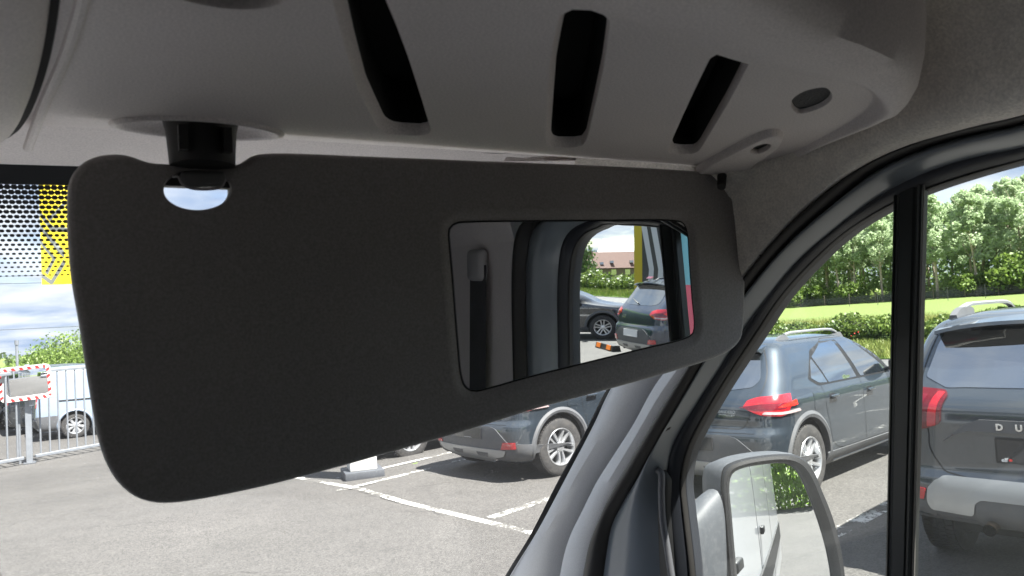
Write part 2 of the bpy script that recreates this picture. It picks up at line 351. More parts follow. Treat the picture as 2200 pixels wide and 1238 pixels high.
# ---- overhead storage shelf (its underside is a level plane)
Z0 = 1.96
def pz(*P, z=Z0): return [PZ(x, y, z)[:2] for x, y in P]
def mk_shelf():
    crease = pz((1240, 0), (1370, 52), (1500, 104), (1640, 146), (1760, 168), (1830, 180), (1862, 192), (1874, 208), (1866, 228), (1840, 252), (1760, 298), (1700, 330), (1630, 368), (1580, 392))
    crease = [np.array((-.5, .235)), np.array((-.2, .248)), np.array((.05, .272))]+[np.array(c) for c in crease]+[np.array((.700, .70))]
    A = resample(smooth_curve(crease, 8), 160)
    # outer edge of the rounded lip
    outer = pz((1992, 150), (1985, 190), (1960, 225), (1930, 248), (1900, 266), (1800, 309), (1700, 343), (1640, 364), (1560, 390), z=1.952)
    # panel: front edge follows y ~ .635
    front = [np.array((.700, .70)), np.array((.698, .632)), np.array(pz((1500, 366))[0]), np.array(pz((1300, 354))[0]), np.array(pz((1000, 340))[0]), np.array(pz((700, 326))[0]), np.array(pz((560, 320))[0]), np.array((.02, .648)), np.array((-.15, .66)), np.array((-.5, .66))]
    front = resample(np.array(front[1:]), 90)
    panel = ccw(np.vstack([A[:-1], front]))
    slots_px = [((716, -30), (806, -30), (868, 120), (921, 282), (910, 291), (838, 288), (818, 276), (775, 190)),
                ((1210, 28), (1250, 21), (1304, 40), (1290, 150), (1257, 300), (1245, 316), (1185, 316), (1177, 305), (1186, 150)),
                ((1533, 122), (1560, 112), (1611, 120), (1560, 220), (1502, 318), (1490, 331), (1443, 331), (1438, 322), (1480, 230))]
    holes = []
    mb = MB(); dk = MB()
    for sp in slots_px:
        q = offset2(ccw(resample(smooth_curve(roundpoly(pz(*sp), .007, 3), 2, True), 72, True)), -.0022); holes.append(q)
        c_ = q.mean(0)
        def lp(o, z, sh=(0, 0)): return [(p[0]+sh[0], p[1]+sh[1], z) for p in offset2(q, o)]
        mb.loft([lp(0, Z0), lp(.0006, Z0+.0008, (.0004, 0)), lp(.0022, Z0+.006, (.0014, -.0003)), lp(.0030, Z0+.0095, (.0024, -.001))], True)
        dk.loft([lp(.0030, Z0+.0095, (.0024, -.001)), lp(.0034, Z0+.045, (.0024, -.001))], True); vv, fs = fill(offset2(q, .0034)); dk.add([(p[0]+.0024, p[1]-.001, Z0+.045) for p in vv], fs)
    cc = np.array(pz((1742, 216))[0]); e = np.array(pz((1785, 205))[0])-cc; rr = np.linalg.norm(e)
    circ = ccw(resample(smooth_curve(pz((1699, 228), (1708, 208), (1735, 194), (1768, 188), (1786, 200), (1784, 218), (1755, 236), (1720, 245)), 5, True), 48, True)); holes.append(circ)
    def lc(o, z): return [(p[0], p[1], z) for p in offset2(circ, o)]
    mb.loft([lc(0, Z0), lc(.0006, Z0+.001), lc(.001, Z0+.004)], True)
    dk.loft([lc(.001, Z0+.004), lc(.0012, Z0+.016)], True)
    fo = MB(); vv, fs = fill(offset2(circ, .0012)); fo.add([(p[0], p[1], Z0+.0045) for p in vv], fs)
    # second round opening at the top left of the picture
    c2 = np.array(pz((478, -30))[0]); circ2 = np.array([c2+.030*np.array((math.cos(t), math.sin(t)*.8)) for t in np.linspace(0, 2*PI, 48, endpoint=False)]); holes.append(circ2)
    def l2(o, z): return [(p[0], p[1], z) for p in offset2(circ2, o)]
    mb.loft([l2(0, Z0), l2(.001, Z0+.0015), l2(.0015, Z0+.005)], True); dk.loft([l2(.0015, Z0+.005), l2(.0015, Z0+.04)], True); vv, fs = fill(offset2(circ2, .0015)); dk.add([(p[0], p[1], Z0+.04) for p in vv], fs)
    hx, hy = PZ(424, 300, Z0)[:2]; bowl = np.array([(hx+.060*math.cos(t), .600+.043*math.sin(t)) for t in np.linspace(0, 2*PI, 64, endpoint=False)]); holes.append(bowl)
    # gentle relief of the panel: grid points inside, z raised near the front edge
    ext = [(x, y) for x in np.arange(-.48, .68, .017) for y in np.arange(.24, .66, .017) if inpoly(x, y, offset2(panel, .006)) and not any(inpoly(x, y, offset2(h, -.004)) for h in holes)]
    vv, fs = fill(panel, holes, ext)
    def zz(x, y):
        return Z0+.013*sst(.55, .675, y)**1.3*sst(.72, .60, x)
    mb.add([(p[0], p[1], Z0) for p in vv], fs)
    mb.v = [(p[0], p[1], p[2]+zz(p[0], p[1])-Z0 if abs(p[2]-Z0) < .05 else p[2]) for p in mb.v]
    # front fold: rolls up towards the windshield
    fr = [p for p in front]
    L0 = [(p[0], p[1], zz(*p)) for p in fr]; L1 = [(p[0], p[1]+.012, zz(*p)+.007) for p in fr]; L2 = [(p[0], p[1]+.018, zz(*p)+.02) for p in fr]; L3 = [(p[0], p[1]+.02, zz(*p)+.07) for p in fr]
    mb.loft([L0, L1, L2, L3])
    # lip: swept along the crease
    N_ = len(A); T = np.gradient(A, axis=0); T /= np.linalg.norm(T, axis=1)[:, None]; Nn = np.stack([T[:, 1]*-1, T[:, 0]], 1)
    if (Nn[20]@np.array((0, -1))) < 0: Nn = -Nn
    s = np.linspace(0, 1, N_)
    i_c = int(np.argmax(A[:, 0] > .545)) if (A[:, 0] > .545).any() else N_//2
    O = resample(smooth_curve(np.array(outer), 6), 200)
    wid = []
    for i in range(N_):
        if A[i, 0] < .5 and i < i_c: w = .085-.02*sst(.2, .5, A[i, 0])
        else:
            d = np.min(np.linalg.norm(O-A[i], axis=1)); w = max(.010, d)
        wid.append(w)
    wid = np.convolve(np.pad(wid, 8, 'edge'), np.ones(17)/17, 'valid')
    prof = [(0, 0), (.04, -.0012), (.08, -.005), (.16, -.0125), (.25, -.019), (.36, -.0215), (.5, -.0205), (.65, -.014), (.8, -.002), (.92, .017), (1.0, .045), (1.02, .10)]
    loops = []
    for t, h in prof:
        loops.append([(A[i, 0]+Nn[i, 0]*wid[i]*t, A[i, 1]+Nn[i, 1]*wid[i]*t, Z0+h*((.22+.78*sst(.47, .56, A[i, 0]))*min(1, wid[i]/.045) if h < 0 else 1)+zz(*A[i])-Z0) for i in range(N_)])
    mb.loft(loops)
    sh = mb.build('overhead_shelf', M_plast, van, True, 50)
    dk.build('shelf_slot', M_void, sh, True, 50); fo.build('foam_plug', M_foam, sh, False)
    # bead between shelf and console
    b = MB(); q = smooth_curve([(PZ(x, y, Z0)) for x, y in ((190, -60), (172, 20), (140, 120), (100, 210), (72, 285), (60, 318))], 6); b.tube(q, .0035, 10); b.build('trim_bead', M_plast, sh)
    # bracket plate of the visor corner
    b = MB(); P = pz((1497, 370), (1520, 345), (1560, 322), (1600, 301), (1635, 284), (1662, 277), (1676, 281), (1678, 296), (1664, 312), (1620, 344), (1572, 382), (1540, 386))
    P = ccw(resample(smooth_curve(P, 4, True), 80, True)); hc = pz((1634, 303))[0]; hh = ccw(resample(smooth_curve(pz((1611, 313), (1622, 300), (1642, 294), (1655, 297), (1648, 308), (1628, 317)), 5, True), 32, True))
    fz = lambda u, v, h: np.array((u, v, Z0-h+.008*sst(.60, .66, v)))
    plate3(b, P, [(-.0022, -.001), (-.0008, .002), (.0, .0045), (.0012, .0062), (.003, .0068)], fz, [hh], back=False)
    b.loft([[fz(p[0], p[1], h) for p in offset2(hh, o)] for o, h in ((0, .0068), (.0005, .006), (.0005, .002))], True)
    br = b.build('visor_bracket', M_plast, van, True, 50)
    k = MB(); vv, fs = fill(hh); k.add([fz(p[0], p[1], .0015) for p in vv], fs); k.build('screw_hole', M_void, br)
    k = MB(); a = np.array(PY(1552, 362, .60)); c = np.array(PY(1550, 402, .588)); k.tube([a+np.array((0, 0, .012)), a, (a+c)/2, c], [.0058, .0058, .0052, .0046], 20); k.build('hinge_peg', M_rub, br)
    # bowl-shaped collar and stem of the visor hinge
    cx, cy = hx, .600
    k = MB(); k.loft([[(cx+(p[0]-cx)*q, cy+(p[1]-cy)*q, z+(zz(cx+(p[0]-cx)*q, cy+(p[1]-cy)*q)-Z0)*max(0, 1-(1-q)*6)) for p in bowl] for q, z in ((1.05, Z0+.001), (1.03, Z0-.0022), (.99, Z0-.0030), (.95, Z0-.0015), (.91, Z0+.003), (.85, Z0+.009), (.76, Z0+.014), (.6, Z0+.016), (.4, Z0+.016), (.05, Z0+.016))], True); k.build('hinge_collar', M_plast, van, True, 80)
    k = MB(); k.lathe([(.0275, .016), (.0262, .004), (.0252, .0), (.0244, -.008), (.0238, -.016), (.0232, -.026), (.010, -.028), (.0, -.028)], 40, Matrix.Translation((cx, cy-.004, Z0))); st = k.build('hinge_stem', M_black, van, True, 60)
    for dx in (-.019, .011):
        k = MB(); k.box((cx+dx, cy-.0330, Z0-.021), (cx+dx+.006, cy-.026, Z0-.003)); k.build('stem_rib', M_black, st)
mk_shelf()

# ---- centre console pod on the left
def mk_console():
    mb = MB(); E = smooth_curve([PZ(x, y, 1.945) for x, y in ((128, -120), (122, 0), (116, 60), (106, 130), (90, 200), (68, 262), (48, 300), (22, 328), (-30, 350), (-120, 360))], 6)
    E = resample(E, 60); c = np.array((-.22, .40))
    loops = []
    for t, h in ((1.0, .05), (1.0, .012), (.985, .003), (.96, -.003), (.9, -.010), (.8, -.016), (.6, -.021), (.3, -.024), (0.02, -.025)):
        loops.append([(c[0]+(p[0]-c[0])*t, c[1]+(p[1]-c[1])*t, 1.950+h) for p in E])
    mb.loft(loops); oc = mb.build('overhead_console', M_plast, van, True, 60)
    g = MB(); T = np.gradient(E, axis=0)[:, :2]; T /= np.linalg.norm(T, axis=1)[:, None]; N_ = np.stack([-T[:, 1], T[:, 0]], 1)
    if (N_[20]@(E[20][:2]-c)) < 0: N_ = -N_
    g.loft([[(p[0]-n[0]*.004, p[1]-n[1]*.004, Z0-.001) for p, n in zip(E, N_)], [(p[0]+n[0]*.0028, p[1]+n[1]*.0028, Z0-.0012) for p, n in zip(E, N_)]]); g.build('console_gap', M_void, oc)
mk_console()

# ---- header trim between shelf and windshield
mb = MB(); nn = 40; xs = np.linspace(-1.2, .70, nn)
mb.loft([[(x, .64, 2.02) for x in xs], [(x, .672, 1.993) for x in xs], [(x, .70, 1.984) for x in xs], [(x, min(.745, ws(x, 1.978)-.03), 1.981) for x in xs], [(x, ws(x, 1.978)-.012, 1.975) for x in xs], [(x, ws(x, 1.972)-.004, ws_px(60, 357)[2]+.001) for x in xs]])
mb.build('header_trim', M_plast, van)

# ---- curves of the right-hand door opening (on the inner side planes)
c1 = [(1264, 1176), (1279, 1135), (1305, 1076), (1357, 987), (1420, 880), (1477, 791), (1540, 688), (1600, 594), (1633, 551), (1711, 465), (1760, 422), (1820, 377), (1884, 340), (1960, 308), (2050, 282), (2120, 264), (2200, 246)]
c2 = [(1303, 1190), (1314, 1131), (1335, 1087), (1368, 1031), (1438, 913), (1512, 784), (1560, 700), (1600, 636), (1656, 565), (1716, 502), (1784, 444), (1884, 366), (1960, 330), (2030, 305), (2110, 285), (2200, 267)]
c3 = [(1442, 1238), (1436, 1150), (1431, 1094), (1430, 1040), (1436, 998), (1444, 962), (1460, 928), (1494, 872), (1550, 784), (1600, 703), (1656, 628), (1716, 558), (1794, 490), (1881, 426), (1972, 378), (2078, 342), (2200, 316)]
c4 = [(1488, 1238), (1483, 1187), (1472, 1094), (1467, 1040), (1472, 998), (1483, 961), (1505, 915), (1552, 834), (1590, 775), (1627, 720), (1680, 640), (1745, 568), (1818, 502), (1915, 443), (1989, 411), (2098, 375), (2200, 347)]
def tail(P, X0, inset, ztop, yb=.10):      # carries a curve on behind the picture: back along the roof, down the rear edge of the door
    last = P[-1]; y0, z0 = last[1], last[2]
    ex = [(X0, y0-.045, z0+.004), (X0, yb+.085, z0+.001), (X0, yb+.045, z0-.008), (X0, yb+.016, z0-.028), (X0, yb, z0-.08), (X0, yb-.004, 1.65), (X0, yb-.008, 1.35), (X0, yb-.01, 1.05)]
    return np.vstack([P, ex])
def head_(P, X0, dy, z=1.0):
    f0 = P[0]; return np.vstack([[(X0, f0[1]+dy, z)], P])
def curve(pl, X0, n=140, ztop=1.9, yb=.1, dy=.0, zlow=1.05):
    P = np.array([PX(x, y, X0) for x, y in pl]); P = head_(P, X0, dy, zlow); P = tail(P, X0, 0, ztop, yb)
    return resample(smooth_curve(P, 8), n)
K1 = curve(c1, .662, ztop=1.965, yb=.090, dy=.14); K2 = curve(c2, .672, ztop=1.95, yb=.122, dy=.12)
K3 = curve(c3, .700, ztop=1.925, yb=.176, dy=.02); K4 = curve(c4, .715, ztop=1.905, yb=.192, dy=.02)
def mirror_x(P): Q = np.array(P, float).copy(); Q[:, 0] = -.5-Q[:, 0]; return Q
def band(A, B, bulge, seg=8, tuck=.006, first=.0):
    loops = []
    for i in range(seg+1):
        t = i/seg; b = bulge*math.sin(PI*t)
        q = A*(1-t)+B*t; q = q.copy(); q[:, 0] -= b; loops.append(q)
    a0 = loops[0].copy(); a0[:, 0] += tuck; b0 = loops[-1].copy(); b0[:, 0] += tuck
    return [a0]+loops+[b0]
def mid(A, B, t): return A*(1-t)+B*t
for side in (0, 1):
    f_ = (lambda P: P) if not side else mirror_x
    def bb(name, A, B, bulge, m, seg=8, tuck=.006):
        mb = MB(); mb.loft([f_(l) for l in band(A, B, bulge, seg, tuck)]); return mb.build(name, m, van, True, 80)
    s1 = bb('door_seal', K1, K2, .010, M_rub)
    if side:      # unseen driver's window, stretched backwards to let more light into the cab
        st_ = lambda P: np.stack([P[:, 0], np.where(P[:, 1] < .30, .30-(.30-P[:, 1])*1.8, P[:, 1]), P[:, 2]], 1)
        K1s, K2s, K3s, K4s = K1, K2, K3, K4; K1, K2, K3, K4 = st_(K1), st_(K2), st_(K3), st_(K4)
    q = bb('door_frame', K2, K3, .016, M_frame)
    bb('window_channel', K3, mid(K3, K4, .88), .004, M_chan, 6)
    bb('window_rubber', mid(K3, K4, .86), K4, .002, M_rub, 5)
    if side: K1, K2, K3, K4 = K1s, K2s, K3s, K4s
# ---- headliner side: from the seal up to the ceiling
def mk_head(f_, nm):
    i0 = int(np.argmin(np.abs(K1[:, 2]-PX(1633, 551, .662)[2])+np.where(K1[:, 1] < .4, 9, 0))); i1 = int(np.argmax(K1[:, 1] < .13)); i0 -= 5
    A = K1[i0:i1]; n = len(A); cen = np.array((.2, 1.75))
    T = np.gradient(A, axis=0); nr = np.stack([0*T[:, 0], -T[:, 2], T[:, 1]], 1); nr /= np.linalg.norm(nr, axis=1)[:, None]
    nr[:] = np.where((nr[:, 2] < 0)[:, None], -nr, nr)
    loops = []
    for dx, h in ((.010, -.001), (.002, -.001), (-.010, -.002), (-.022, -.001), (-.031, .004), (-.037, .013), (-.041, .028), (-.046, .046), (-.056, .066), (-.08, .09), (-.13, .11), (-.20, .122), (-.30, .13)):
        fy = np.array([1-.68*sst(.36, .52, y) for y in A[:, 1]]); L = A+nr*h; L[:, 0] += dx*(fy if abs(dx) < .07 else .5+.5*fy); L[:, 2] = np.minimum(L[:, 2], 2.02+h*.5); loops.append(f_(L))
    mb = MB(); mb.loft(loops); return mb.build(nm, M_fab, van), i0+5
hl, i0 = mk_head(lambda P: P, 'headliner_side'); mk_head(mirror_x, 'headliner_side')
# ---- A pillar trim
def mk_pillar(f_):
    w1 = [(1098, 1238), (1157, 1142), (1224, 1017), (1279, 913), (1318, 832)]
    def wsp(x, y, dx=0):
        z = 1.5
        for _ in range(40):
            p = PX(x, y, .70); break
        return p
    Wp = np.array([PX(x, y, .712) for x, y in w1]); Wp = np.vstack([[(.712, Wp[0][1]+.25, 1.05)], Wp, [(.712, .80, 1.80), (.708, .70, 1.90), (.700, .62, 1.985)]])
    p2 = np.array([PX(x, y, .708) for x, y in ((1194, 1238), (1216, 1150), (1250, 1087), (1287, 1017), (1324, 961), (1368, 895), (1420, 802))]); p2 = np.vstack([[(.708, p2[0][1]+.16, 1.05)], p2, [(.705, .695, 1.80), (.695, .62, 1.895), (.685, .56, 1.96)]])
    A = K1[:i0+1]; A = np.vstack([A, [(.655, .52, 1.915)]])
    n = 90; Wp = resample(smooth_curve(Wp, 8), n); p2 = resample(smooth_curve(p2, 8), n); A = resample(A, n)
    L = []
    w0 = Wp.copy(); w0[:, 1] += .012; w0[:, 0] += .004; L.append(w0)
    for t, b in ((0, 0), (.05, .004), (.18, .013), (.4, .020), (.6, .020), (.80, .012), (.92, -.004), (1.0, -.030)):
        q = Wp*(1-t)+p2*t; q[:, 0] -= b; L.append(q)
    for t, b in ((.07, -.024), (.18, -.002), (.32, .010), (.55, .015), (.78, .010), (.93, .0), (1.0, -.008)):
        q = p2*(1-t)+A*t; q[:, 0] -= b; L.append(q)
    mb = MB(); mb.loft([f_(l) for l in L]); mb.build('pillar_trim', M_pillar, van)
    # printed black edge of the glass along the pillar
    w0 = [(1085, 1238), (1139, 1150), (1198, 1035), (1257, 928), (1305, 834)]
    P = np.array([PX(x, y, .700) for x, y in w0]); P = np.vstack([[(.70, P[0][1]+.25, 1.05)], P, [(.70, .805, 1.80), (.70, .70, 1.90), (.69, .62, 1.985)]]); P = resample(smooth_curve(P, 8), n)
    mb = MB(); a = P.copy(); b = Wp.copy(); b[:, 1] += .004; mb.loft([f_(a), f_(b)]); mb.build('glass_edge_band', M_black, van)
mk_pillar(lambda P: P); mk_pillar(mirror_x)
# seam between pillar trim and headliner
sm = MB(); sm.tube([PX(1590, 541, .652), PX(1610, 544, .655), PX(1636, 549, .658)], .0011, 6); sm.build('trim_seam', M_void, van)
# ---- corner panel below the window, division bar, quarter glass, door glass
def fx(X0): return lambda u, v, h: np.array((X0-h, u, v))
P = [PX(x, y, .695)[1:] for x, y in ((1424, 1003), (1434, 1030), (1433, 1094), (1438, 1150), (1446, 1260), (1310, 1260), (1327, 1168), (1346, 1135), (1383, 1076), (1410, 1020))]
mb = MB(); plate3(mb, roundpoly(P, .004, 3), [(0, -.01), (0, 0), (.002, .003), (.005, .004)], fx(.695)); cp = mb.build('corner_panel', M_black, van); M_strip = mat('dark_grey_strip', (.10, .10, .11), .5)
mb = MB(); q = smooth_curve([PX(x, y, .686) for x, y in ((1412, 1010), (1420, 1016), (1421, 1060), (1424, 1120), (1434, 1180), (1446, 1260))], 6); mb.tube(q, [.003]+[.0048]*(len(q)-1), 12); mb.build('panel_edge_strip', M_strip, cp)
mb = MB()
b0, b1 = PX(1918, 400, .705), PX(1979, 380, .705); b2, b3 = PX(1955, 1300, .705), PX(1899, 1300, .705)
Q = [b0[1:], b1[1:], b2[1:], b3[1:]]; Qc = [np.array(q) for q in Q]
ext = Qc[3]-Qc[0]; Qc[3] = Qc[0]+ext*1.25; ext = Qc[2]-Qc[1]; Qc[2] = Qc[1]+ext*1.25
plate3(mb, [tuple(q) for q in Qc], [(0, -.012), (0, -.002), (.0012, 0), (.003, .0006), (.004, -.0008), (.006, -.001), (.0075, .0004)], fx(.705)); mb.build('division_bar', mat('bar_black', (.014, .017, .017), .35), van, True, 30)
mb = MB(); e = (Qc[1]+Qc[2])/2
mb.tube([(.7075, Qc[1][0]-.0015, Qc[1][1]), (.7075, Qc[2][0]-.0015, Qc[2][1])], .0011, 6); mb.build('bar_seal_edge', mat('seal_lit_edge', (.16, .15, .14), .4), van)  # bright edge light painted as a thin strip of paler rubber
for side in (0, 1):
    xg = .722 if not side else -.5-.722
    mb = MB(); y_ = .0 if not side else -.2; mb.add([(xg, y_, 1.0), (xg, 1.05, 1.0), (xg, 1.05, 1.6), (xg, .55, 2.0), (xg, y_, 2.0)], [(0, 1, 2, 3, 4)]); mb.build('side_window', M_glass, van, False)

# ---- outer shell of the van
bs = MB()
for side in (0, 1):
    f_ = (lambda P: P) if not side else mirror_x
    KK = K4 if not side else st_(K4); a = KK.copy(); a[:, 0] = .735; cz = np.array((.42 if not side else .2, 1.5))
    # ring of sheet metal round the window, then up to the roof edge
    out = KK.copy(); d = out[:, 1:]-cz; d /= np.linalg.norm(d, axis=1)[:, None]; out[:, 1:] += d*.09; out[:, 0] = .765; top = out.copy(); top[:, 1:] += d*.05; top[:, 0] = .785
    k = KK.copy(); k[:, 0] = .72
    gk = MB(); gk.loft([f_(k), f_(a), f_(a+(out-a)*.35)]); gk.build('window_gasket', M_chan, van)
    bs.loft([f_(a+(out-a)*.35), f_(out), f_(top)])
    s_ = 1 if not side else -1; x_ = .81 if not side else -1.31
    # cargo side, door skin, roof rail
    def q(u, v, x=x_): return (x, u, v)
    y_ = 0. if not side else -.5; bs.add([q(-4.6, .45), q(y_, .45), q(y_, 2.30), q(-4.6, 2.30)], [(0, 1, 2, 3)])
    bs.add([q(0, .45), q(1.25, .45), q(1.25, 1.22), q(0, 1.22)], [(0, 1, 2, 3)])
    xm = .79 if not side else -1.29
    bs.add([q(0, 1.22), q(1.25, 1.22), q(1.25, 1.3, xm), q(0, 1.3, xm)], [(0, 1, 2, 3)])
    bs.add([q(0, 1.98, xm), q(.45, 1.98, xm), q(.72, 1.98, xm-.03*s_), q(.72, 2.12, xm-.12*s_), q(0, 2.3, xm)], [(0, 1, 2, 3, 4)])
bs.add([(-1.31, -4.6, 2.3), (.81, -4.6, 2.3), (.81, .0, 2.3), (.78, .45, 2.22), (.70, .74, 2.06), (-.25, .86, 2.06), (-1.2, .74, 2.06), (-1.28, .45, 2.22), (-1.31, .0, 2.3)], [tuple(range(9))])
bs.add([(-1.2, .74, 2.06), (-.25, .86, 2.06), (.7, .74, 2.06), (.7, .63, 1.985), (-.25, .825, 1.985), (-1.2, .63, 1.985)], [(0, 1, 4, 5), (1, 2, 3, 4)])
bs.add([(-1.31, -4.6, .45), (.81, -4.6, .45), (.81, -4.6, 2.3), (-1.31, -4.6, 2.3)], [(0, 1, 2, 3)])
bs.add([(-1.31, 1.25, .45), (.81, 1.25, .45), (.81, 1.25, 1.2), (-1.31, 1.25, 1.2)], [(0, 1, 2, 3)])
bs.add([(-1.2, 1.25, 1.2), (.7, 1.25, 1.2), (.65, 1.75, 1.02), (-1.15, 1.75, 1.02), (-1.1, 1.95, .5), (.6, 1.95, .5)], [(0, 1, 2, 3), (3, 2, 5, 4)])
bs.build('body_shell', M_white, van, False)
# ribs, moulding and sliding-door rail on the flank (seen in the door mirror)
t = MB(); t.box((.805, -4.5, .70), (.835, -.02, .88)); t.build('flank_moulding', M_black, van)
for yy in (-.02, -1.35, -2.75): 
    t = MB(); t.box((.808, yy-.006, .46), (.8115, yy+.006, 2.28)); t.build('panel_gap', M_void, van)
for y0, y1 in ((-.22, -.06), (-1.6, -1.45)):
    t = MB(); v, f = rbox((.815, y0, 1.08), (.855, y1, 1.13), .012); t.add(v, f); t.build('door_handle', M_black, van)
# wheels
for xx in (.83, -1.33):
    for yy in (1.25, -2.2): pass
# ---- inside of the cab behind the camera
cb = MB()
cb.box((-1.295, -.62, .75), (.795, -.58, 2.28)); cb.box((-1.30, -.6, .68), (.80, 1.25, .75)); cb.build('bulkhead', mat('bulkhead_board', (.17, .17, .17), .8), van, False)
cb = MB(); cb.add([(-1.3, -.6, 2.10), (.8, -.6, 2.10), (.8, .34, 2.06), (-1.3, .34, 2.06)], [(0, 1, 2, 3)]); cb.build('ceiling_liner', mat('dark_roof_lining', (.05, .05, .05), .9), van, False)
cb = MB(); v, f = rbox((-1.3, .86, .8), (.80, 1.28, 1.17), .05); cb.add(v, f); v, f = rbox((-1.0, 1.0, 1.1), (-.4, 1.2, 1.27), .05); cb.add(v, f); cb.build('dashboard', M_dark, van)
cb = MB(); cb.add([(.70, -.6, 1.9), (.665, .095, 1.9), (.665, .095, .8), (.70, -.6, .8), (.66, -.6, 2.1), (.64, .095, 2.0)], [(0, 1, 2, 3), (0, 1, 5, 4)]); cb.build('rear_pillar_trim', M_plast, van, False)
# seats
def seat(x, y, w):
    s = MB(); v, f = rbox((x-w/2, y-.62, 1.18), (x+w/2, y-.10, 1.32), .05, 4); s.add(v, f); b = s.build('seat_cushion', M_seat, van)
    s = MB(); v, f = rbox((-w/2, -.07, 0), (w/2, .07, .62), .05, 4); Mx = Matrix.Translation((x, y-.42, 1.22)) @ Matrix.Rotation(R(12), 4, 'X'); s.add([Mx @ Vector(p) for p in v], f); bk = s.build('seat_backrest', M_seat, van)
    s = MB(); v, f = rbox((-.13, -.05, .66), (.13, .05, .86), .04, 4); s.add([Mx @ Vector(p) for p in v], f); s.tube([Mx @ Vector((-.06, 0, .58)), Mx @ Vector((-.06, 0, .70))], .006); s.tube([Mx @ Vector((.06, 0, .58)), Mx @ Vector((.06, 0, .70))], .006); s.build('headrest', M_seat, bk)
seat(.42, -.02, .46); seat(-.95, -.02, .5)
# seat belt on the rear pillar
s = MB(); s.loft([[(.655, -.055, 1.86), (.655, .01, 1.86)], [(.655, -.075, 1.45), (.655, -.01, 1.45)], [(.655, -.09, 1.0), (.655, -.025, 1.0)]]); sb = s.build('seat_belt', M_seat, van, False)
s = MB(); v, f = rbox((.645, -.055, 1.83), (.668, .0, 1.89), .010); s.add(v, f); s.build('belt_guide', M_dark, sb)

# ---- door mirror outside the window
def mk_doormirror():
    # frame: centre of the glass, its own axes
    c = hit(1690, 1190, (0, 1, 0), (0, 1.02, 0)); view = (c-CAM)/np.linalg.norm(c-CAM)
    out = np.array((math.sin(R(183.5))*math.cos(R(-9.5)), math.cos(R(183.5))*math.cos(R(-9.5)), math.sin(R(-9.5))))
    n = out-view; n /= np.linalg.norm(n)
    ex = np.cross((0, 0, 1), n); ex /= np.linalg.norm(ex); ez = np.cross(n, ex)
    if ex@rgt < 0: ex = -ex
    def uv(x, y): p = hit(x, y, n, c)-c; return (p@ex, p@ez)
    def fr(u, v, h): return c+ex*u+ez*v+n*h
    inner = [(1569, 1040), (1576, 1018), (1600, 1006), (1640, 999), (1680, 996), (1702, 1000), (1720, 1015), (1736, 1048), (1756, 1100), (1775, 1160), (1788, 1220), (1796, 1300), (1800, 1420), (1790, 1480), (1760, 1500), (1640, 1500), (1610, 1470), (1598, 1380), (1585, 1238), (1574, 1110)]
    outer = [(1551, 1030), (1558, 1004), (1585, 990), (1640, 979), (1690, 976), (1718, 980), (1745, 1004), (1766, 1050), (1790, 1110), (1808, 1180), (1817, 1250), (1824, 1330), (1824, 1440), (1810, 1510), (1770, 1535), (1630, 1535), (1592, 1500), (1580, 1400), (1566, 1238), (1556, 1120)]
    I = ccw(resample(smooth_curve([uv(*p) for p in inner], 6, True), 120, True)); O = ccw(resample(smooth_curve([uv(*p) for p in outer], 6, True), 160, True))
    t = MB(); RC = 1.9
    vv, fs = fill(offset2(I, .001), (), [(x, y) for x in np.arange(-.3, .3, .02) for y in np.arange(-.5, .5, .02) if inpoly(x, y, offset2(I, .006))])
    cm = I.mean(0)
    g = MB(); g.add([fr(p[0], p[1], -.006-((p[0]-cm[0])**2+(p[1]-cm[1])**2*.35)/(2*RC)) for p in vv], fs)
    loops = []
    O2 = ccw(resample(O, 120, True)); k = int(np.argmin(np.linalg.norm(O2-I[0], axis=1))); O2 = np.roll(O2, -k, 0)
    for a, h in ((0, -.02), (0, -.004), (.15, .002), (.5, .008), (.85, .006), (1.0, -.004)):
        loops.append([fr(*(I[i]*(1-a)+O2[i]*a), h) for i in range(120)])
    t.loft(loops, True); base = t.build('door_mirror', M_black, van)
    gg = g.build('mirror_glass', M_mirror, base); gg.data.set_sharp_from_angle(angle=3.1)
    # housing bulges forward
    hs = MB(); loops = []
    sh = np.array((-.035, 0, 0))
    for a, h in ((0, -.004), (-.003, -.02), (-.004, -.045), (.004, -.075), (.018, -.10), (.04, -.118), (.07, -.128), (.09, -.131)):
        loops.append([fr(p[0], p[1], h)+np.array((-.20, 0, 0))*(-h)*1.6 for p in offset2(O2, a)])
    hs.loft(loops, True, False); hs.add(loops[-1], [tuple(range(120))]); hs.build('mirror_housing', M_hous, base)
    # arm
    ar = MB(); A = [hit(x, y, (0, 1, 0), (0, 1.10, 0)) for x, y in ((1420, 1225), (1475, 1195), (1520, 1170), (1552, 1165))]; A[0] = np.array((.80, A[0][1]+.04, A[0][2]-.02))
    secs = []
    for i, p in enumerate(smooth_curve(A, 6)):
        w = .045+.012*math.sin(i*.16); hgt = .070+.004*i
        secs.append([p+np.array((0, -w*.55*c_, hgt*s_*.78)) for c_, s_ in [(np.sign(math.cos(k))*abs(math.cos(k))**.6, np.sign(math.sin(k))*abs(math.sin(k))**.6) for k in np.linspace(0, 2*PI, 24, endpoint=False)]])
    ar.loft(secs, True, True); ar.build('mirror_arm', M_hous, base, True, 50)
mk_doormirror()
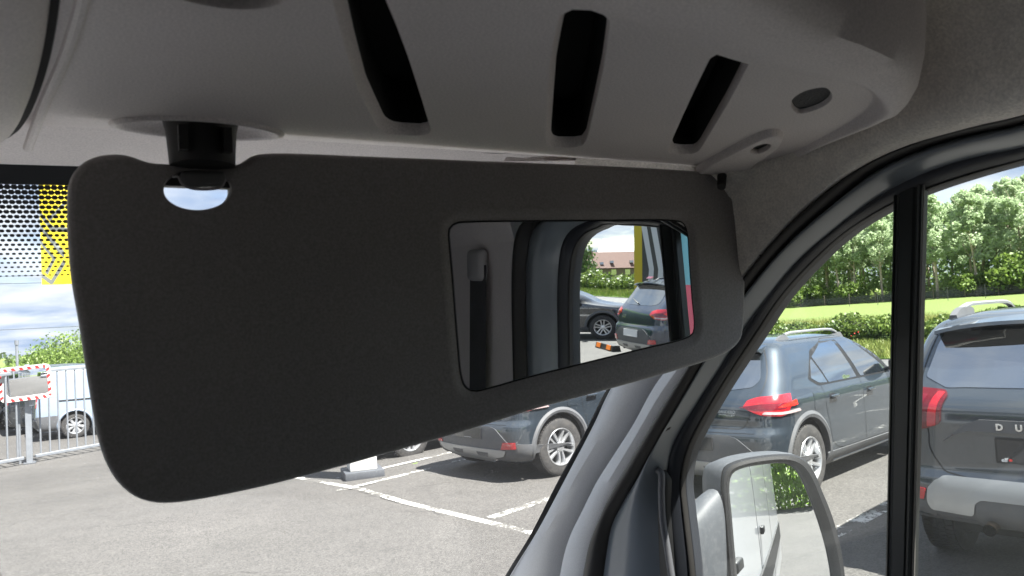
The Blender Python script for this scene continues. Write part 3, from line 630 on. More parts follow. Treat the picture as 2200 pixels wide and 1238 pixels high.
# ------------------------------------------------------------------ cars
def paint(name, col, metal=.30, rough=.45):
    m_ = mat(name, col, rough, metal, coat=1, coat_rough=.02, spec=.15, dirt=.06, dscale=2.5, dcol=(.16, .15, .13)); m_.node_tree.nodes['Principled BSDF'].inputs['Coat IOR'].default_value = 1.95; return m_
M_slate = paint('slate_blue_metallic', (.026, .036, .048)); M_slate2 = paint('slate_grey_metallic', (.036, .045, .055)); M_navy = paint('dark_blue_metallic', (.02, .03, .055)); M_blk = paint('black_metallic', (.012, .015, .02), .3); M_vanwhite = mat('pale_van_paint', (.25, .31, .40), .4, .1, coat=1, coat_rough=.04, var=.04, vscale=2)
M_cglass = mat('car_glass', (.010, .014, .018), .02, 0, coat=1, coat_rough=0.0, spec=1.0)
M_cglass.node_tree.nodes['Principled BSDF'].inputs['IOR'].default_value = 2.6
M_clad = mat('grey_cladding', (.085, .088, .095), .55, var=.08, vscale=9, bump=.08, bscale=150, bdist=.0006, dirt=.2, dscale=8)
M_silver = mat('satin_silver', (.36, .37, .38), .38, .6, var=.05, vscale=5)
M_chrome = mat('chrome', (.75, .75, .76), .08, 1)
M_alloy = mat('alloy', (.62, .63, .65), .28, .75)
M_tyre = mat('tyre_rubber', (.028, .027, .027), .8, var=.25, vscale=30, bump=.6, bscale=120, bdist=.002, dirt=.5, dscale=12, dcol=(.12, .11, .10))
M_well = mat('wheel_well', (.010, .010, .010), .9)
M_gap = mat('panel_gap', (.006, .006, .007), .6)
M_red = mat('red_lens', (.42, .008, .015), .12, coat=1, spec=.8); M_red2 = mat('red_bright_lens', (.80, .02, .01), .15, coat=1); M_dred = mat('dark_red_lens', (.14, .004, .012), .08, coat=1)
M_clear = mat('clear_lens', (.55, .42, .42), .12, .2, coat=1)
M_plate = mat('plate_black', (.018, .018, .020), .35, coat=.4, bump=.5, bscale=60, bdist=.003); M_wprint = mat('white_print', (.8, .8, .8), .4); M_lplate = mat('plate_white', (.75, .75, .76), .4)
M_orange = mat('orange_lens', (.7, .18, .02), .3); M_brass = mat('exhaust_metal', (.62, .48, .36), .18, 1)

def mono(xs, ys, x):      # monotone cubic interpolation
    xs = np.array(xs, float); ys = np.array(ys, float); h = np.diff(xs); d = np.diff(ys)/h; m = np.zeros(len(xs)); m[0] = d[0]; m[-1] = d[-1]
    for i in range(1, len(xs)-1): m[i] = 0 if d[i-1]*d[i] <= 0 else 2*d[i-1]*d[i]/(d[i-1]+d[i])
    i = np.clip(np.searchsorted(xs, x)-1, 0, len(xs)-2); t = (x-xs[i])/h[i]
    return (2*t**3-3*t*t+1)*ys[i]+(t**3-2*t*t+t)*h[i]*m[i]+(-2*t**3+3*t*t)*ys[i+1]+(t**3-t*t)*h[i]*m[i+1]

class Car:
    """body from level outlines: tab rows are z, x_rear, x_front, half width, rear corner radius, front corner radius, rear bow"""
    def __init__(s, root, tab, m, axles, wr, ww, track, arch=.07):
        s.root = root; s.m = m; tab = np.array(tab, float); zs = tab[:, 0]
        zz = np.unique(np.concatenate([np.linspace(a, b, max(2, int((b-a)/.022)+1)) for a, b in zip(zs[:-1], zs[1:])]))
        loops = []
        for z in zz:
            xr, xf, w, rc, fc, rb = [float(mono(zs, tab[:, k], z)) for k in range(1, 7)]
            rc = min(rc, (xf-xr)*.4, w*.8); fc = min(fc, (xf-xr)*.45, w*.85)
            half = []      # from rear centre (y=0) along +y to the front centre
            for t in np.linspace(0, 1, 9)[:-1]: y = (w-rc)*t; half.append((xr+rb*(y/w)**2, y))
            x0 = xr+rb*((w-rc)/w)**2
            for t in np.linspace(0, PI/2, 9): half.append((x0+rc*1.15*(1-math.cos(t)), w-rc+rc*math.sin(t)))
            xa = x0+rc*1.15; xb = xf-fc*1.3
            for t in np.linspace(0, 1, 34)[1:-1]: half.append((xa+(xb-xa)*t, w+.0*t+.010*math.sin(PI*t)*(w > .5)))
            for t in np.linspace(PI/2, 0, 9): half.append((xb+fc*1.3*math.cos(t), w-fc+fc*math.sin(t)))
            for t in np.linspace(1, 0, 7)[1:]: half.append((xf-.0*t, (w-fc)*t))
            full = half+[(x, -y) for x, y in half[-2:0:-1]]
            loops.append([(x, y, z) for x, y in full])
        mb = MB(); mb.loft(loops, True, True); s.bvh = BVHTree.FromPolygons([Vector(v) for v in mb.v], mb.f)
        body = mb.build('body', [m, M_well], None, True, 42); s.body = body
        # wheel arches cut out of the body
        cut = MB()
        for x in axles:
            for sg in (-1, 1):
                l = [[(x+(wr+arch)*math.cos(a), sg*(track/2-ww-.05), wr+.01+(wr+arch)*math.sin(a)) for a in np.linspace(0, 2*PI, 40, endpoint=False)], [(x+(wr+arch)*math.cos(a), sg*1.3, wr+.01+(wr+arch)*math.sin(a)) for a in np.linspace(0, 2*PI, 40, endpoint=False)]]
                if sg > 0: l = l[::-1]
                cut.loft(l, True, True)
        co = cut.build('cutter', [m, M_well], None, False); co.data.polygons.foreach_set('material_index', [1]*len(co.data.polygons))
        bm = bmesh.new(); bm.from_mesh(co.data); bmesh.ops.recalc_face_normals(bm, faces=bm.faces); bm.to_mesh(co.data); bm.free()
        bm = bmesh.new(); bm.from_mesh(body.data); bmesh.ops.recalc_face_normals(bm, faces=bm.faces); bm.to_mesh(body.data); bm.free()
        md = body.modifiers.new('b', 'BOOLEAN'); md.object = co; md.solver = 'EXACT'; md.operation = 'DIFFERENCE'
        dg = bpy.context.evaluated_depsgraph_get(); me = D.meshes.new_from_object(body.evaluated_get(dg)); body.modifiers.clear(); body.data = me; me.set_sharp_from_angle(angle=R(42)); D.objects.remove(co)
        body.parent = root; s.axles = axles; s.wr = wr; s.ww = ww; s.track = track; s.archr = wr+arch
        for i, me_ in enumerate(me.materials):
            pass
    AX = {'R': ((0, -1), 2), }
    def frame(s, side):     # returns origin-far function and in-plane axes: L/R use (x,z), B uses (y,z), K = rear corner 45 deg right, J = rear corner left, F front
        if side == 'R': return Vector((0, -3, 0)), Vector((1, 0, 0)), Vector((0, 0, 1)), Vector((0, 1, 0))
        if side == 'L': return Vector((0, 3, 0)), Vector((1, 0, 0)), Vector((0, 0, 1)), Vector((0, -1, 0))
        if side == 'B': return Vector((-3, 0, 0)), Vector((0, 1, 0)), Vector((0, 0, 1)), Vector((1, 0, 0))
        if side == 'F': return Vector((9, 0, 0)), Vector((0, 1, 0)), Vector((0, 0, 1)), Vector((-1, 0, 0))
        if side == 'T': return Vector((0, 0, 5)), Vector((1, 0, 0)), Vector((0, 1, 0)), Vector((0, 0, -1))
        a = R(45)
        if side == 'K': d = Vector((math.cos(a), math.sin(a), 0)); u = Vector((math.sin(a), -math.cos(a), 0))*-1; return -d*4, u, Vector((0, 0, 1)), d
        if side == 'J': d = Vector((math.cos(a), -math.sin(a), 0)); u = Vector((math.sin(a), math.cos(a), 0)); return -d*4, u, Vector((0, 0, 1)), d
    def cast(s, side, u, v, off=.003, smooth_n=False):
        o, U, V, d = s.frame(side); st = o+U*u+V*v
        p, n, i, t = s.bvh.ray_cast(st, d)
        if p is None:
            p, n, i, t = s.bvh.find_nearest(st+d*3)
        if n.dot(d) > 0: n = -n
        return p+n*off
    def decal(s, name, side, poly, m, off=.004, r=0, grid=.05, parent=None, holes=(), skirt=.012, seg=4):
        P = roundpoly(poly, r, seg) if r else poly
        P = ccw(P); per = float(np.linalg.norm(np.diff(np.vstack([P, P[:1]]), axis=0), axis=1).sum()); P = np.array(sum([[tuple(P[i]+(P[(i+1) % len(P)]-P[i])*k/nn) for k in range(nn)] for i in range(len(P)) for nn in [max(1, int(np.linalg.norm(P[(i+1) % len(P)]-P[i])/grid))]], []))
        lo, hi = P.min(0), P.max(0)
        ex = [(x, y) for x in np.arange(lo[0]+grid/2, hi[0], grid) for y in np.arange(lo[1]+grid/2, hi[1], grid) if inpoly(x, y, offset2(P, .012)) and not any(inpoly(x, y, h) for h in holes)]
        vv, fs = fill(P, holes, ex)
        mb = MB(); mb.add([s.cast(side, p[0], p[1], off) for p in vv], fs)
        if skirt:
            for L_ in [P]+list(holes): mb.loft([[s.cast(side, p[0], p[1], off) for p in L_], [s.cast(side, p[0], p[1], off-skirt) for p in L_]], True)
        return mb.build(name, m, parent or s.root, True, 50)
    def seam(s, side, pts, w=.006, name='panel_gap', m=None, off=.0012, sub=6):
        q = smooth_curve(pts, sub) if len(pts) > 2 else resample(pts, max(4, int(np.linalg.norm(np.array(pts[0])-np.array(pts[1]))/.03)))
        T = np.gradient(q, axis=0); T /= np.linalg.norm(T, axis=1)[:, None]; N_ = np.stack([-T[:, 1], T[:, 0]], 1)*w/2
        mb = MB(); mb.loft([[s.cast(side, p[0]+n[0], p[1]+n[1], off) for p, n in zip(q, N_)], [s.cast(side, p[0]-n[0], p[1]-n[1], off) for p, n in zip(q, N_)]])
        return mb.build(name, m or M_gap, s.root)
    def arch_ring(s, x, side, w=.055, m=None, off=.009, a0=-12, a1=192, squash=1.0, zmin=None):
        r0 = s.archr-.004; A = [(x+r0*math.cos(R(a)), s.wr+.01+r0*math.sin(R(a))) for a in np.linspace(a0, a1, 40)]
        B = [(x+(r0+w)*math.cos(R(a)), s.wr+.01+(r0+w)*math.sin(R(a))*squash) for a in np.linspace(a0, a1, 40)]
        mb = MB(); L1 = [s.cast(side, *p, off) for p in A]; Lm = [s.cast(side, (p[0]+q[0])/2, (p[1]+q[1])/2, off+.008) for p, q in zip(A, B)]; L2 = [s.cast(side, *p, .001) for p in B]; L0 = [s.cast(side, *p, -.06) for p in A]
        mb.loft([L0, L1, Lm, L2]); return mb.build('arch_trim', m or M_clad, s.root)
    def wheels(s, spokes=5, style='double'):
        if not hasattr(Car, 'wcache'): Car.wcache = {}
        k = (s.wr, s.ww, spokes, style)
        if k not in Car.wcache: Car.wcache[k] = mk_wheel(s.wr, s.ww, spokes, style)
        ty, rim, hub = Car.wcache[k]
        for i, x in enumerate(s.axles):
            for sg in (-1, 1):
                e = D.objects.new('wheel', ty); COL.objects.link(e); e.parent = s.root
                e.location = (x, sg*(s.track/2-s.ww/2), s.wr); e.rotation_euler = (0, R(13*(i+1)+31*(sg > 0)), 0 if sg < 0 else PI)
                for nm, me in (('rim', rim), ('hub_cap', hub)):
                    c = D.objects.new(nm, me); COL.objects.link(c); c.parent = e
    def handle(s, side, x, z, parent=None):
        p = s.cast(side, x, z, 0); sg = -1 if side == 'R' else 1
        mb = MB(); rec = MB()
        v, f = rbox((-.085, 0, -.014), (.085, .022, .014), .008, 3)
        mb.add([Vector((p[0]+a[0], p[1]+sg*(a[1]+.012), p[2]+a[2])) for a in v], f)
        o = mb.build('door_handle', s.m, s.root)
        s.decal('handle_recess', side, [(x-.075, z-.03), (x+.05, z-.03), (x+.05, z+.028), (x-.075, z+.028)], M_gap, .0008, r=.025, parent=o, skirt=0)
    def text(s, name, body, side, u, v, size, m, bold=0, spacing=1.0, ext=.002, off=.006, flip=False):
        cu = D.curves.new('t', 'FONT'); cu.body = body; cu.size = size; cu.extrude = ext; cu.align_x = 'CENTER'; cu.align_y = 'CENTER'; cu.offset = bold; cu.space_character = spacing; cu.resolution_u = 3
        ob = D.objects.new('t', cu); COL.objects.link(ob); dg = bpy.context.evaluated_depsgraph_get(); me = D.meshes.new_from_object(ob.evaluated_get(dg)); D.objects.remove(ob)
        # rear view: text runs left to right as seen from behind = -y direction
        fl = -1 if side in ('B',) else 1
        for vv in me.vertices:
            q = s.cast(side, u+fl*vv.co.x, v+vv.co.y, off+vv.co.z+ext)
            vv.co = q
        me.materials.clear(); me.materials.append(m); o = D.objects.new(name, me); COL.objects.link(o); o.parent = s.root; return o

def mk_wheel(wr, ww, spokes, style):
    rr = wr*.64; h = ww/2; M = Matrix.Rotation(PI/2, 4, 'X')     # axis along y; outer face at -y
    t = MB(); t.lathe([(rr*.98, -h*.80), (rr*1.03, -h*.98), (wr*.80, -h*1.06), (wr*.93, -h*1.0), (wr*.975, -h*.90), (wr, -h*.70), (wr, 0), (wr, h*.70), (wr*.975, h*.90), (wr*.85, h*1.05), (rr*1.03, h*.98), (rr*.98, h*.7)][::1], 64, M)
    # tread blocks
    for k in range(60):
        a = 2*PI*k/60
        for (z0, z1, sh) in ((-.82, -.42, 0), (-.36, -.02, .4), (.04, .38, .1), (.44, .84, .6)):
            aa = a+sh*2*PI/60; Mr = M @ Matrix.Rotation(aa, 4, 'Z'); dw = wr*2*PI/60*.36
            t.box((wr-.012, -dw, z0*h), (wr+.004, dw, z1*h), 0, Mr)
    r = MB()
    # outer face at z=-h before rotation -> sign: M maps z to -y? (0,0,1)->(0,-1,0)
    fz = h*.80
    r.lathe([(rr*.97, h*.9), (rr*1.035, h*.99), (rr*1.02, h*1.03), (rr*.97, h*1.0), (rr*.93, h*.75), (rr*.90, .2*h), (rr*.88, -h*.8)], 48, M)
    if style == 'double':
        for k in range(spokes):
            for da in (-.15, .15):
                a = 2*PI*k/spokes; Mr = M @ Matrix.Rotation(a, 4, 'Z')
                y0 = .022*np.sign(da); y1 = rr*da*1.35
                w0, w1 = .016, .020
                v = [(.035, y0-w0, fz-.03), (rr*.95, y1-w1, fz-.006), (rr*.95, y1+w1, fz-.006), (.035, y0+w0, fz-.03), (.035, y0-w0*.6, fz-.002), (rr*.93, y1-w1*.6, fz+.014), (rr*.93, y1+w1*.6, fz+.014), (.035, y0+w0*.6, fz-.002), (.035, y0-w0, fz-.07), (rr*.95, y1-w1, fz-.04), (rr*.95, y1+w1, fz-.04), (.035, y0+w0, fz-.07)]
                r.add([Mr @ Vector(p) for p in v], [(4, 5, 6, 7), (0, 1, 5, 4), (2, 3, 7, 6), (1, 2, 6, 5), (8, 9, 1, 0), (3, 2, 10, 11)])
    else:
        for k in range(spokes):
            a = 2*PI*k/spokes; Mr = M @ Matrix.Rotation(a, 4, 'Z'); w0, w1 = .026, .04
            v = [(.03, -w0, fz-.03), (rr*.95, -w1, fz-.006), (rr*.95, w1, fz-.006), (.03, w0, fz-.03), (.03, -w0*.5, fz), (rr*.93, -w1*.3, fz+.012), (rr*.93, w1*.3, fz+.012), (.03, w0*.5, fz)]
            r.add([Mr @ Vector(p) for p in v], [(4, 5, 6, 7), (0, 1, 5, 4), (2, 3, 7, 6), (1, 2, 6, 5)])
    r.lathe([(rr*.95, .0), (rr*.5, -.02), (.0, -.02)], 32, M, 1)     # dark disc behind the spokes
    hb = MB(); hb.lathe([(.062, fz-.03), (.058, fz+.004), (.045, fz+.010), (.0, fz+.011)], 24, M)
    for k in range(5):
        a = 2*PI*k/5+.3; hb.lathe([(.009, fz-.01), (.009, fz+.013), (0, fz+.014)], 8, M @ Matrix.Translation((.05*math.cos(a), .05*math.sin(a), 0)))
    def mm(mb, m, nm):
        o = mb.build(nm, m, None, True, 40); me = o.data; D.objects.remove(o); return me
    return mm(t, M_tyre, 'tyre'), mm(r, [M_alloy, M_well], 'rim'), mm(hb, M_alloy, 'hub_cap')

def place(root, x, y, az, z=None):      # az = heading, degrees clockwise from +Y; local +x forward, +y left
    root.location = (x, y, gz(x, y) if z is None else z); root.rotation_euler = (0, 0, R(90-az))
def wheel_at(root, wx, wy, az, lx, ly): # put the local point (lx, ly) at world (wx, wy)
    t = R(90-az); x = wx-(lx*math.cos(t)-ly*math.sin(t)); y = wy-(lx*math.sin(t)+ly*math.cos(t)); place(root, x, y, az)

T_HATCH = [(.20, .14, 3.92, .78, .20, .3, .05), (.26, .05, 4.02, .85, .22, .35, .06), (.36, .01, 4.08, .885, .22, .40, .06), (.50, .0, 4.10, .895, .22, .42, .06), (.60, .005, 4.10, .90, .22, .42, .06), (.655, .02, 4.09, .90, .22, .42, .06), (.69, .055, 4.08, .898, .22, .42, .06), (.78, .06, 4.04, .90, .23, .42, .06), (.86, .07, 3.97, .905, .23, .42, .07), (.91, .085, 3.86, .90, .23, .45, .07),
           (.96, .11, 3.55, .885, .23, .45, .08), (1.00, .14, 3.28, .870, .23, .42, .08), (1.05, .18, 3.10, .855, .22, .35, .08), (1.12, .235, 2.98, .835, .22, .3, .08), (1.20, .30, 2.84, .805, .20, .26, .08), (1.30, .37, 2.62, .765, .18, .24, .08), (1.38, .43, 2.42, .725, .16, .22, .08), (1.43, .48, 2.28, .685, .15, .2, .07), (1.462, .56, 2.14, .62, .14, .18, .06), (1.485, .74, 2.0, .51, .14, .16, .05), (1.50, 1.0, 1.85, .36, .12, .14, .03), (1.506, 1.3, 1.7, .15, .05, .05, 0)]
def stepway(label, m):
    root = empty('parked_car', label=label, cat='car', group='dark hatchbacks parked side by side')
    c = Car(root, T_HATCH, m, (.70, 3.30), .33, .205, 1.78)
    c.wheels(5, 'double')
    for sd in 'RL':
        # lower side cladding and arch trims
        c.decal('sill_trim', sd, [(1.06, .20), (2.95, .20), (2.95, .325), (1.06, .345)], M_clad, .010, r=.02)
        c.decal('sill_strip', sd, [(1.25, .222), (2.8, .222), (2.8, .245), (1.25, .245)], M_silver, .016, r=.008)
        for x in c.axles: c.arch_ring(x, sd, .062)
        # side glass
        rear_w = [(1.02, 1.035), (1.88, 1.02), (1.92, 1.385), (1.42, 1.37), (1.20, 1.27)]
        win = [[(.90, 1.09), (1.02, 1.035), (1.20, 1.02), (1.06, 1.27), (1.02, 1.24)], [(1.225, 1.02), (1.88, 1.015), (1.72, 1.415), (1.38, 1.395), (1.09, 1.285)], [(1.98, 1.015), (2.72, 1.01), (2.66, 1.06), (2.10, 1.418), (1.80, 1.425)], ]
        c.decal('window_surround', sd, [(.84, 1.085), (1.0, 1.005), (2.95, .99), (2.90, 1.04), (2.20, 1.44), (1.55, 1.45), (1.12, 1.35)], M_gap, .0015, r=.03)
        for w in win: c.decal('side_window', sd, w, M_cglass, .004, r=.018)
        c.seam(sd, [(1.05, 1.0), (1.07, .80), (1.12, .62), (1.16, .46), (1.28, .37), (1.45, .345)])
        c.seam(sd, [(1.93, 1.0), (1.945, .70), (1.96, .36)]); c.seam(sd, [(2.92, .98), (2.98, .80), (2.96, .60), (2.9, .36)])
        c.seam(sd, [(1.2, .345), (2.9, .335)])
        c.decal('fuel_flap' if sd == 'R' else 'quarter_panel_mark', sd, [(.82, .79), (1.0, .79), (1.01, .96), (.83, .965)], m, .0035, r=.03) if sd == 'R' else None
        c.handle(sd, 1.22, .885); c.handle(sd, 2.10, .865)
        # door mirror
        q = c.cast(sd, 2.72, 1.03, 0); sg = -1 if sd == 'R' else 1
        mb = MB(); v, f = rbox((-.07, 0, -.055), (.06, .20, .075), .035, 4); mb.add([(q[0]+a[0]+.02*a[1], q[1]+sg*(a[1]+.05), q[2]+a[2]+.04) for a in v], f); mb.tube([q, (q[0], q[1]+sg*.08, q[2]+.01)], .02, 8); mb.build('wing_mirror', M_gap, root)
        # roof rail
        pts = [(x, 1.0) for x in np.linspace(.98, 2.22, 13)]
        y = .555; mb = MB(); z = lambda x: c.cast('T', x, sg*y, 0)[2]
        Pz = [(x, sg*y, z(x)+.052*min(1, max(0, math.sin(PI*(i+.3)/12.6))*2.2)+.008) for i, x in enumerate(np.linspace(.88, 2.30, 13))]
        L = []
        for p in Pz: L.append([(p[0], p[1]+a*.016, p[2]+b*.012) for a, b in ((-1, -1), (1, -1), (1.1, .2), (.6, 1), (-.6, 1), (-1.1, .2))])
        mb.loft(L[1:-1], True, True); rail = mb.build('roof_rail', M_silver, root)
        for xa, xb in ((.82, 1.08), (2.06, 2.38)):
            mb = MB(); za, zb = z(xa), z(xb); zm = z((xa+xb)/2)
            A = [(xa, sg*y, za), ((xa*2+xb)/3, sg*y, zm+.038), ((xa+2*xb)/3, sg*y, zm+.045), (xb, sg*y, zb)] 
            L = [[(p[0], p[1]+a*.02, p[2] if b else z(p[0])-.01) for a, b in ((-1, 0), (1, 0), (.7, 1), (-.7, 1))] for p in A]
            mb.loft(L, True, True); mb.build('rail_foot', M_clad, rail)
    # tailgate
    c.decal('rear_window', 'B', [(-.60, 1.06), (-.40, 1.035), (.40, 1.035), (.60, 1.06), (.655, 1.12), (.60, 1.30), (.56, 1.385), (-.56, 1.385), (-.60, 1.30), (-.655, 1.12)], M_cglass, .004, r=.03)
    c.seam('B', [(-.60, 1.40), (-.66, 1.28), (-.705, 1.12), (-.69, .98), (-.64, .86), (-.60, .75), (-.55, .695), (-.40, .685), (.40, .685), (.55, .695), (.60, .75), (.64, .86), (.69, .98), (.705, 1.12), (.66, 1.28), (.60, 1.40)], .008)
    # spoiler
    mb = MB(); L = []
    for y in np.linspace(-.60, .60, 15):
        k = (abs(y)/.60)**2; L.append([(.60+.0*k, y, 1.475-.03*k), (.33+.06*k, y, 1.452-.045*k), (.325+.06*k, y, 1.437-.045*k), (.45, y, 1.415-.05*k)])
    mb.loft(L, True, True); sp = mb.build('spoiler', m, root, True, 30)
    for y0, y1 in ((-.10, .10),): c.decal('brake_light', 'B', [(y0, 1.42), (y1, 1.42), (y1, 1.432), (y0, 1.432)], M_dred, .13)
    # taillights wrap the corner: in 45 degree view
    for sd, sg in (('K', -1), ('J', 1)):
        def k(us): return [((u if sd == 'K' else -u), z) for u, z in us]
        U = lambda x, y: 0
        def toK(side_x, side_y):   # local x,y -> in-plane coordinate of the 45 degree frame
            o, UU, V, d = c.frame(sd); return (Vector((side_x, side_y*sg if sd == 'J' else -side_y, 0))).dot(UU)
        # outline by surface points: from tailgate (x~.1,y~.58) round the corner to the wing (x~.42,y~.89)
        a0 = toK(.10, .56); a1 = toK(.16, .70); a2 = toK(.26, .84); a3 = toK(.40, .890)
        lens = c.decal('taillight', sd, [(a0, .885), (a0+(a1-a0)*.35, .945), (a1, .975), (a2, .985), (a3, .995), (a3-(a3-a2)*.12, .90), (a2+(a3-a2)*.45, .815), (a2, .805), (a1, .815), (a0+(a1-a0)*.6, .835)], M_red, .012, r=.02, grid=.025)
        c.decal('lens_dark', sd, [(a0+.03, .883), (a1, .915), (a2, .92), (a2+(a3-a2)*.55, .915), (a2+(a3-a2)*.4, .865), (a1, .86)], M_dred, .0145, r=.01, grid=.025, parent=lens)
        c.decal('lens_glow', sd, [(a2-.03, .905), (a3-.05, .935), (a3-.06, .885), (a2+.03, .88)], M_red2, .0165, r=.008, grid=.025, parent=lens)
        c.decal('lens_clear', sd, [(a1-.02, .848), (a2, .842), (a3-.08, .850), (a3-.10, .825), (a2, .818), (a1, .826)], M_clear, .0155, r=.006, grid=.025, parent=lens)
        # lower bumper cladding on the corner, reflector
        c.decal('reflector', 'B', [(sg*.60, .375), (sg*.80, .39), (sg*.80, .46), (sg*.64, .455)], M_red, .018, r=.008, grid=.03)
    M_ = M_clad
    c.decal('bumper_cladding', 'B', [(-.89, .235), (.89, .235), (.89, .43), (.72, .45), (.52, .60), (.42, .625), (-.42, .625), (-.52, .60), (-.72, .45), (-.89, .43)], M_, .008, r=.02)
    for sd in 'RL': c.decal('bumper_cladding', sd, [(.02, .235), (.28, .235), (.32, .42), (.10, .44), (.02, .44)], M_, .0085, r=.02)
    c.decal('skid_plate', 'B', [(-.62, .30), (-.45, .265), (-.40, .215), (.40, .215), (.45, .265), (.62, .30), (.68, .365), (-.68, .365)], M_silver, .020, r=.02)
    for y in (-.25, .25): c.decal('skid_slot', 'B', [(y-.09, .28), (y+.09, .28), (y+.11, .325), (y-.11, .325)], M_clad, .0225, r=.012)
    pl = c.decal('number_plate', 'B', [(-.27, .475), (.27, .475), (.27, .60), (-.27, .60)], M_plate, .022, r=.008)
    c.text('plate_print', '–– ––– – –––', 'B', -.02, .487, .026, M_wprint, .0006, 1.05, off=.024)['kind'] = 'stuff'
    c.text('badge', 'SANDERO\nSTEPWAY', 'B', -.40, .82, .038, M_chrome, .0008, off=.003)
    # rear wiper, exhaust
    mb = MB(); mb.tube([c.cast('B', 0, 1.05, .02), c.cast('B', -.12, 1.08, .028), c.cast('B', -.36, 1.13, .022)], [.014, .009, .006], 8); mb.build('rear_wiper', M_gap, root)
    mb = MB(); mb.tube([(.30, -.42, .24), (.10, -.42, .235), (.06, -.42, .235)], .026, 16, cap=False); mb.build('exhaust_pipe', M_chrome, root)
    # bumper crease
    c.seam('B', [(-.86, .655), (-.3, .648), (.3, .648), (.86, .655)], .005)
    # underbody
    mb = MB(); mb.box((.25, -.62, .17), (3.85, .62, .26)); mb.build('underbody', M_well, root, False)
    return root, c
def copy_tree(o, parent=None):
    c = o.copy(); COL.objects.link(c); c.parent = parent
    for ch in list(o.children): copy_tree(ch, c)
    return c
carA, cA = stepway('dark blue grey hatchback with roof rails and tail light seen behind the door mirror', M_slate)
wheel_at(carA, 6.0, 4.87, 77.5, .70, -.89)
carB = copy_tree(carA); carB['label'] = 'dark hatchback standing half hidden between the sun visor and the windscreen pillar'
wheel_at(carB, 4.82, 7.42, 81, .70, -.89)
carC = copy_tree(carA); carC['label'] = 'dark car behind the white pillar, only one rear wheel showing under the visor'
wheel_at(carC, 4.32, 10.88, 79, .70, -.89)

# ---- the SUV at the right edge
T_SUV = [(.36, .20, 4.10, .80, .2, .3, .05), (.395, .08, 4.24, .87, .22, .35, .05), (.44, .02, 4.32, .90, .22, .36, .06), (.55, .0, 4.34, .91, .22, .36, .06), (.655, .01, 4.34, .912, .22, .36, .06), (.69, .035, 4.33, .91, .22, .36, .06), (.80, .045, 4.32, .905, .20, .36, .05), (.95, .05, 4.28, .905, .17, .36, .05), (1.03, .055, 4.1, .90, .16, .36, .05), (1.09, .075, 3.6, .89, .16, .36, .05), (1.13, .10, 3.2, .875, .16, .34, .06),
         (1.20, .15, 2.98, .855, .17, .3, .07), (1.30, .225, 2.80, .825, .18, .26, .08), (1.40, .30, 2.6, .79, .18, .25, .08), (1.48, .35, 2.44, .755, .18, .24, .08), (1.54, .40, 2.30, .71, .18, .22, .08), (1.585, .50, 2.15, .64, .18, .2, .07), (1.61, .70, 2.0, .53, .16, .18, .06), (1.628, 1.0, 1.85, .36, .14, .15, .03), (1.634, 1.3, 1.7, .15, .05, .05, 0)]
T_SUV = [(r[0]*(1+.045*min(1, max(0, (r[0]-.5)/.4))),)+r[1:] for r in T_SUV]
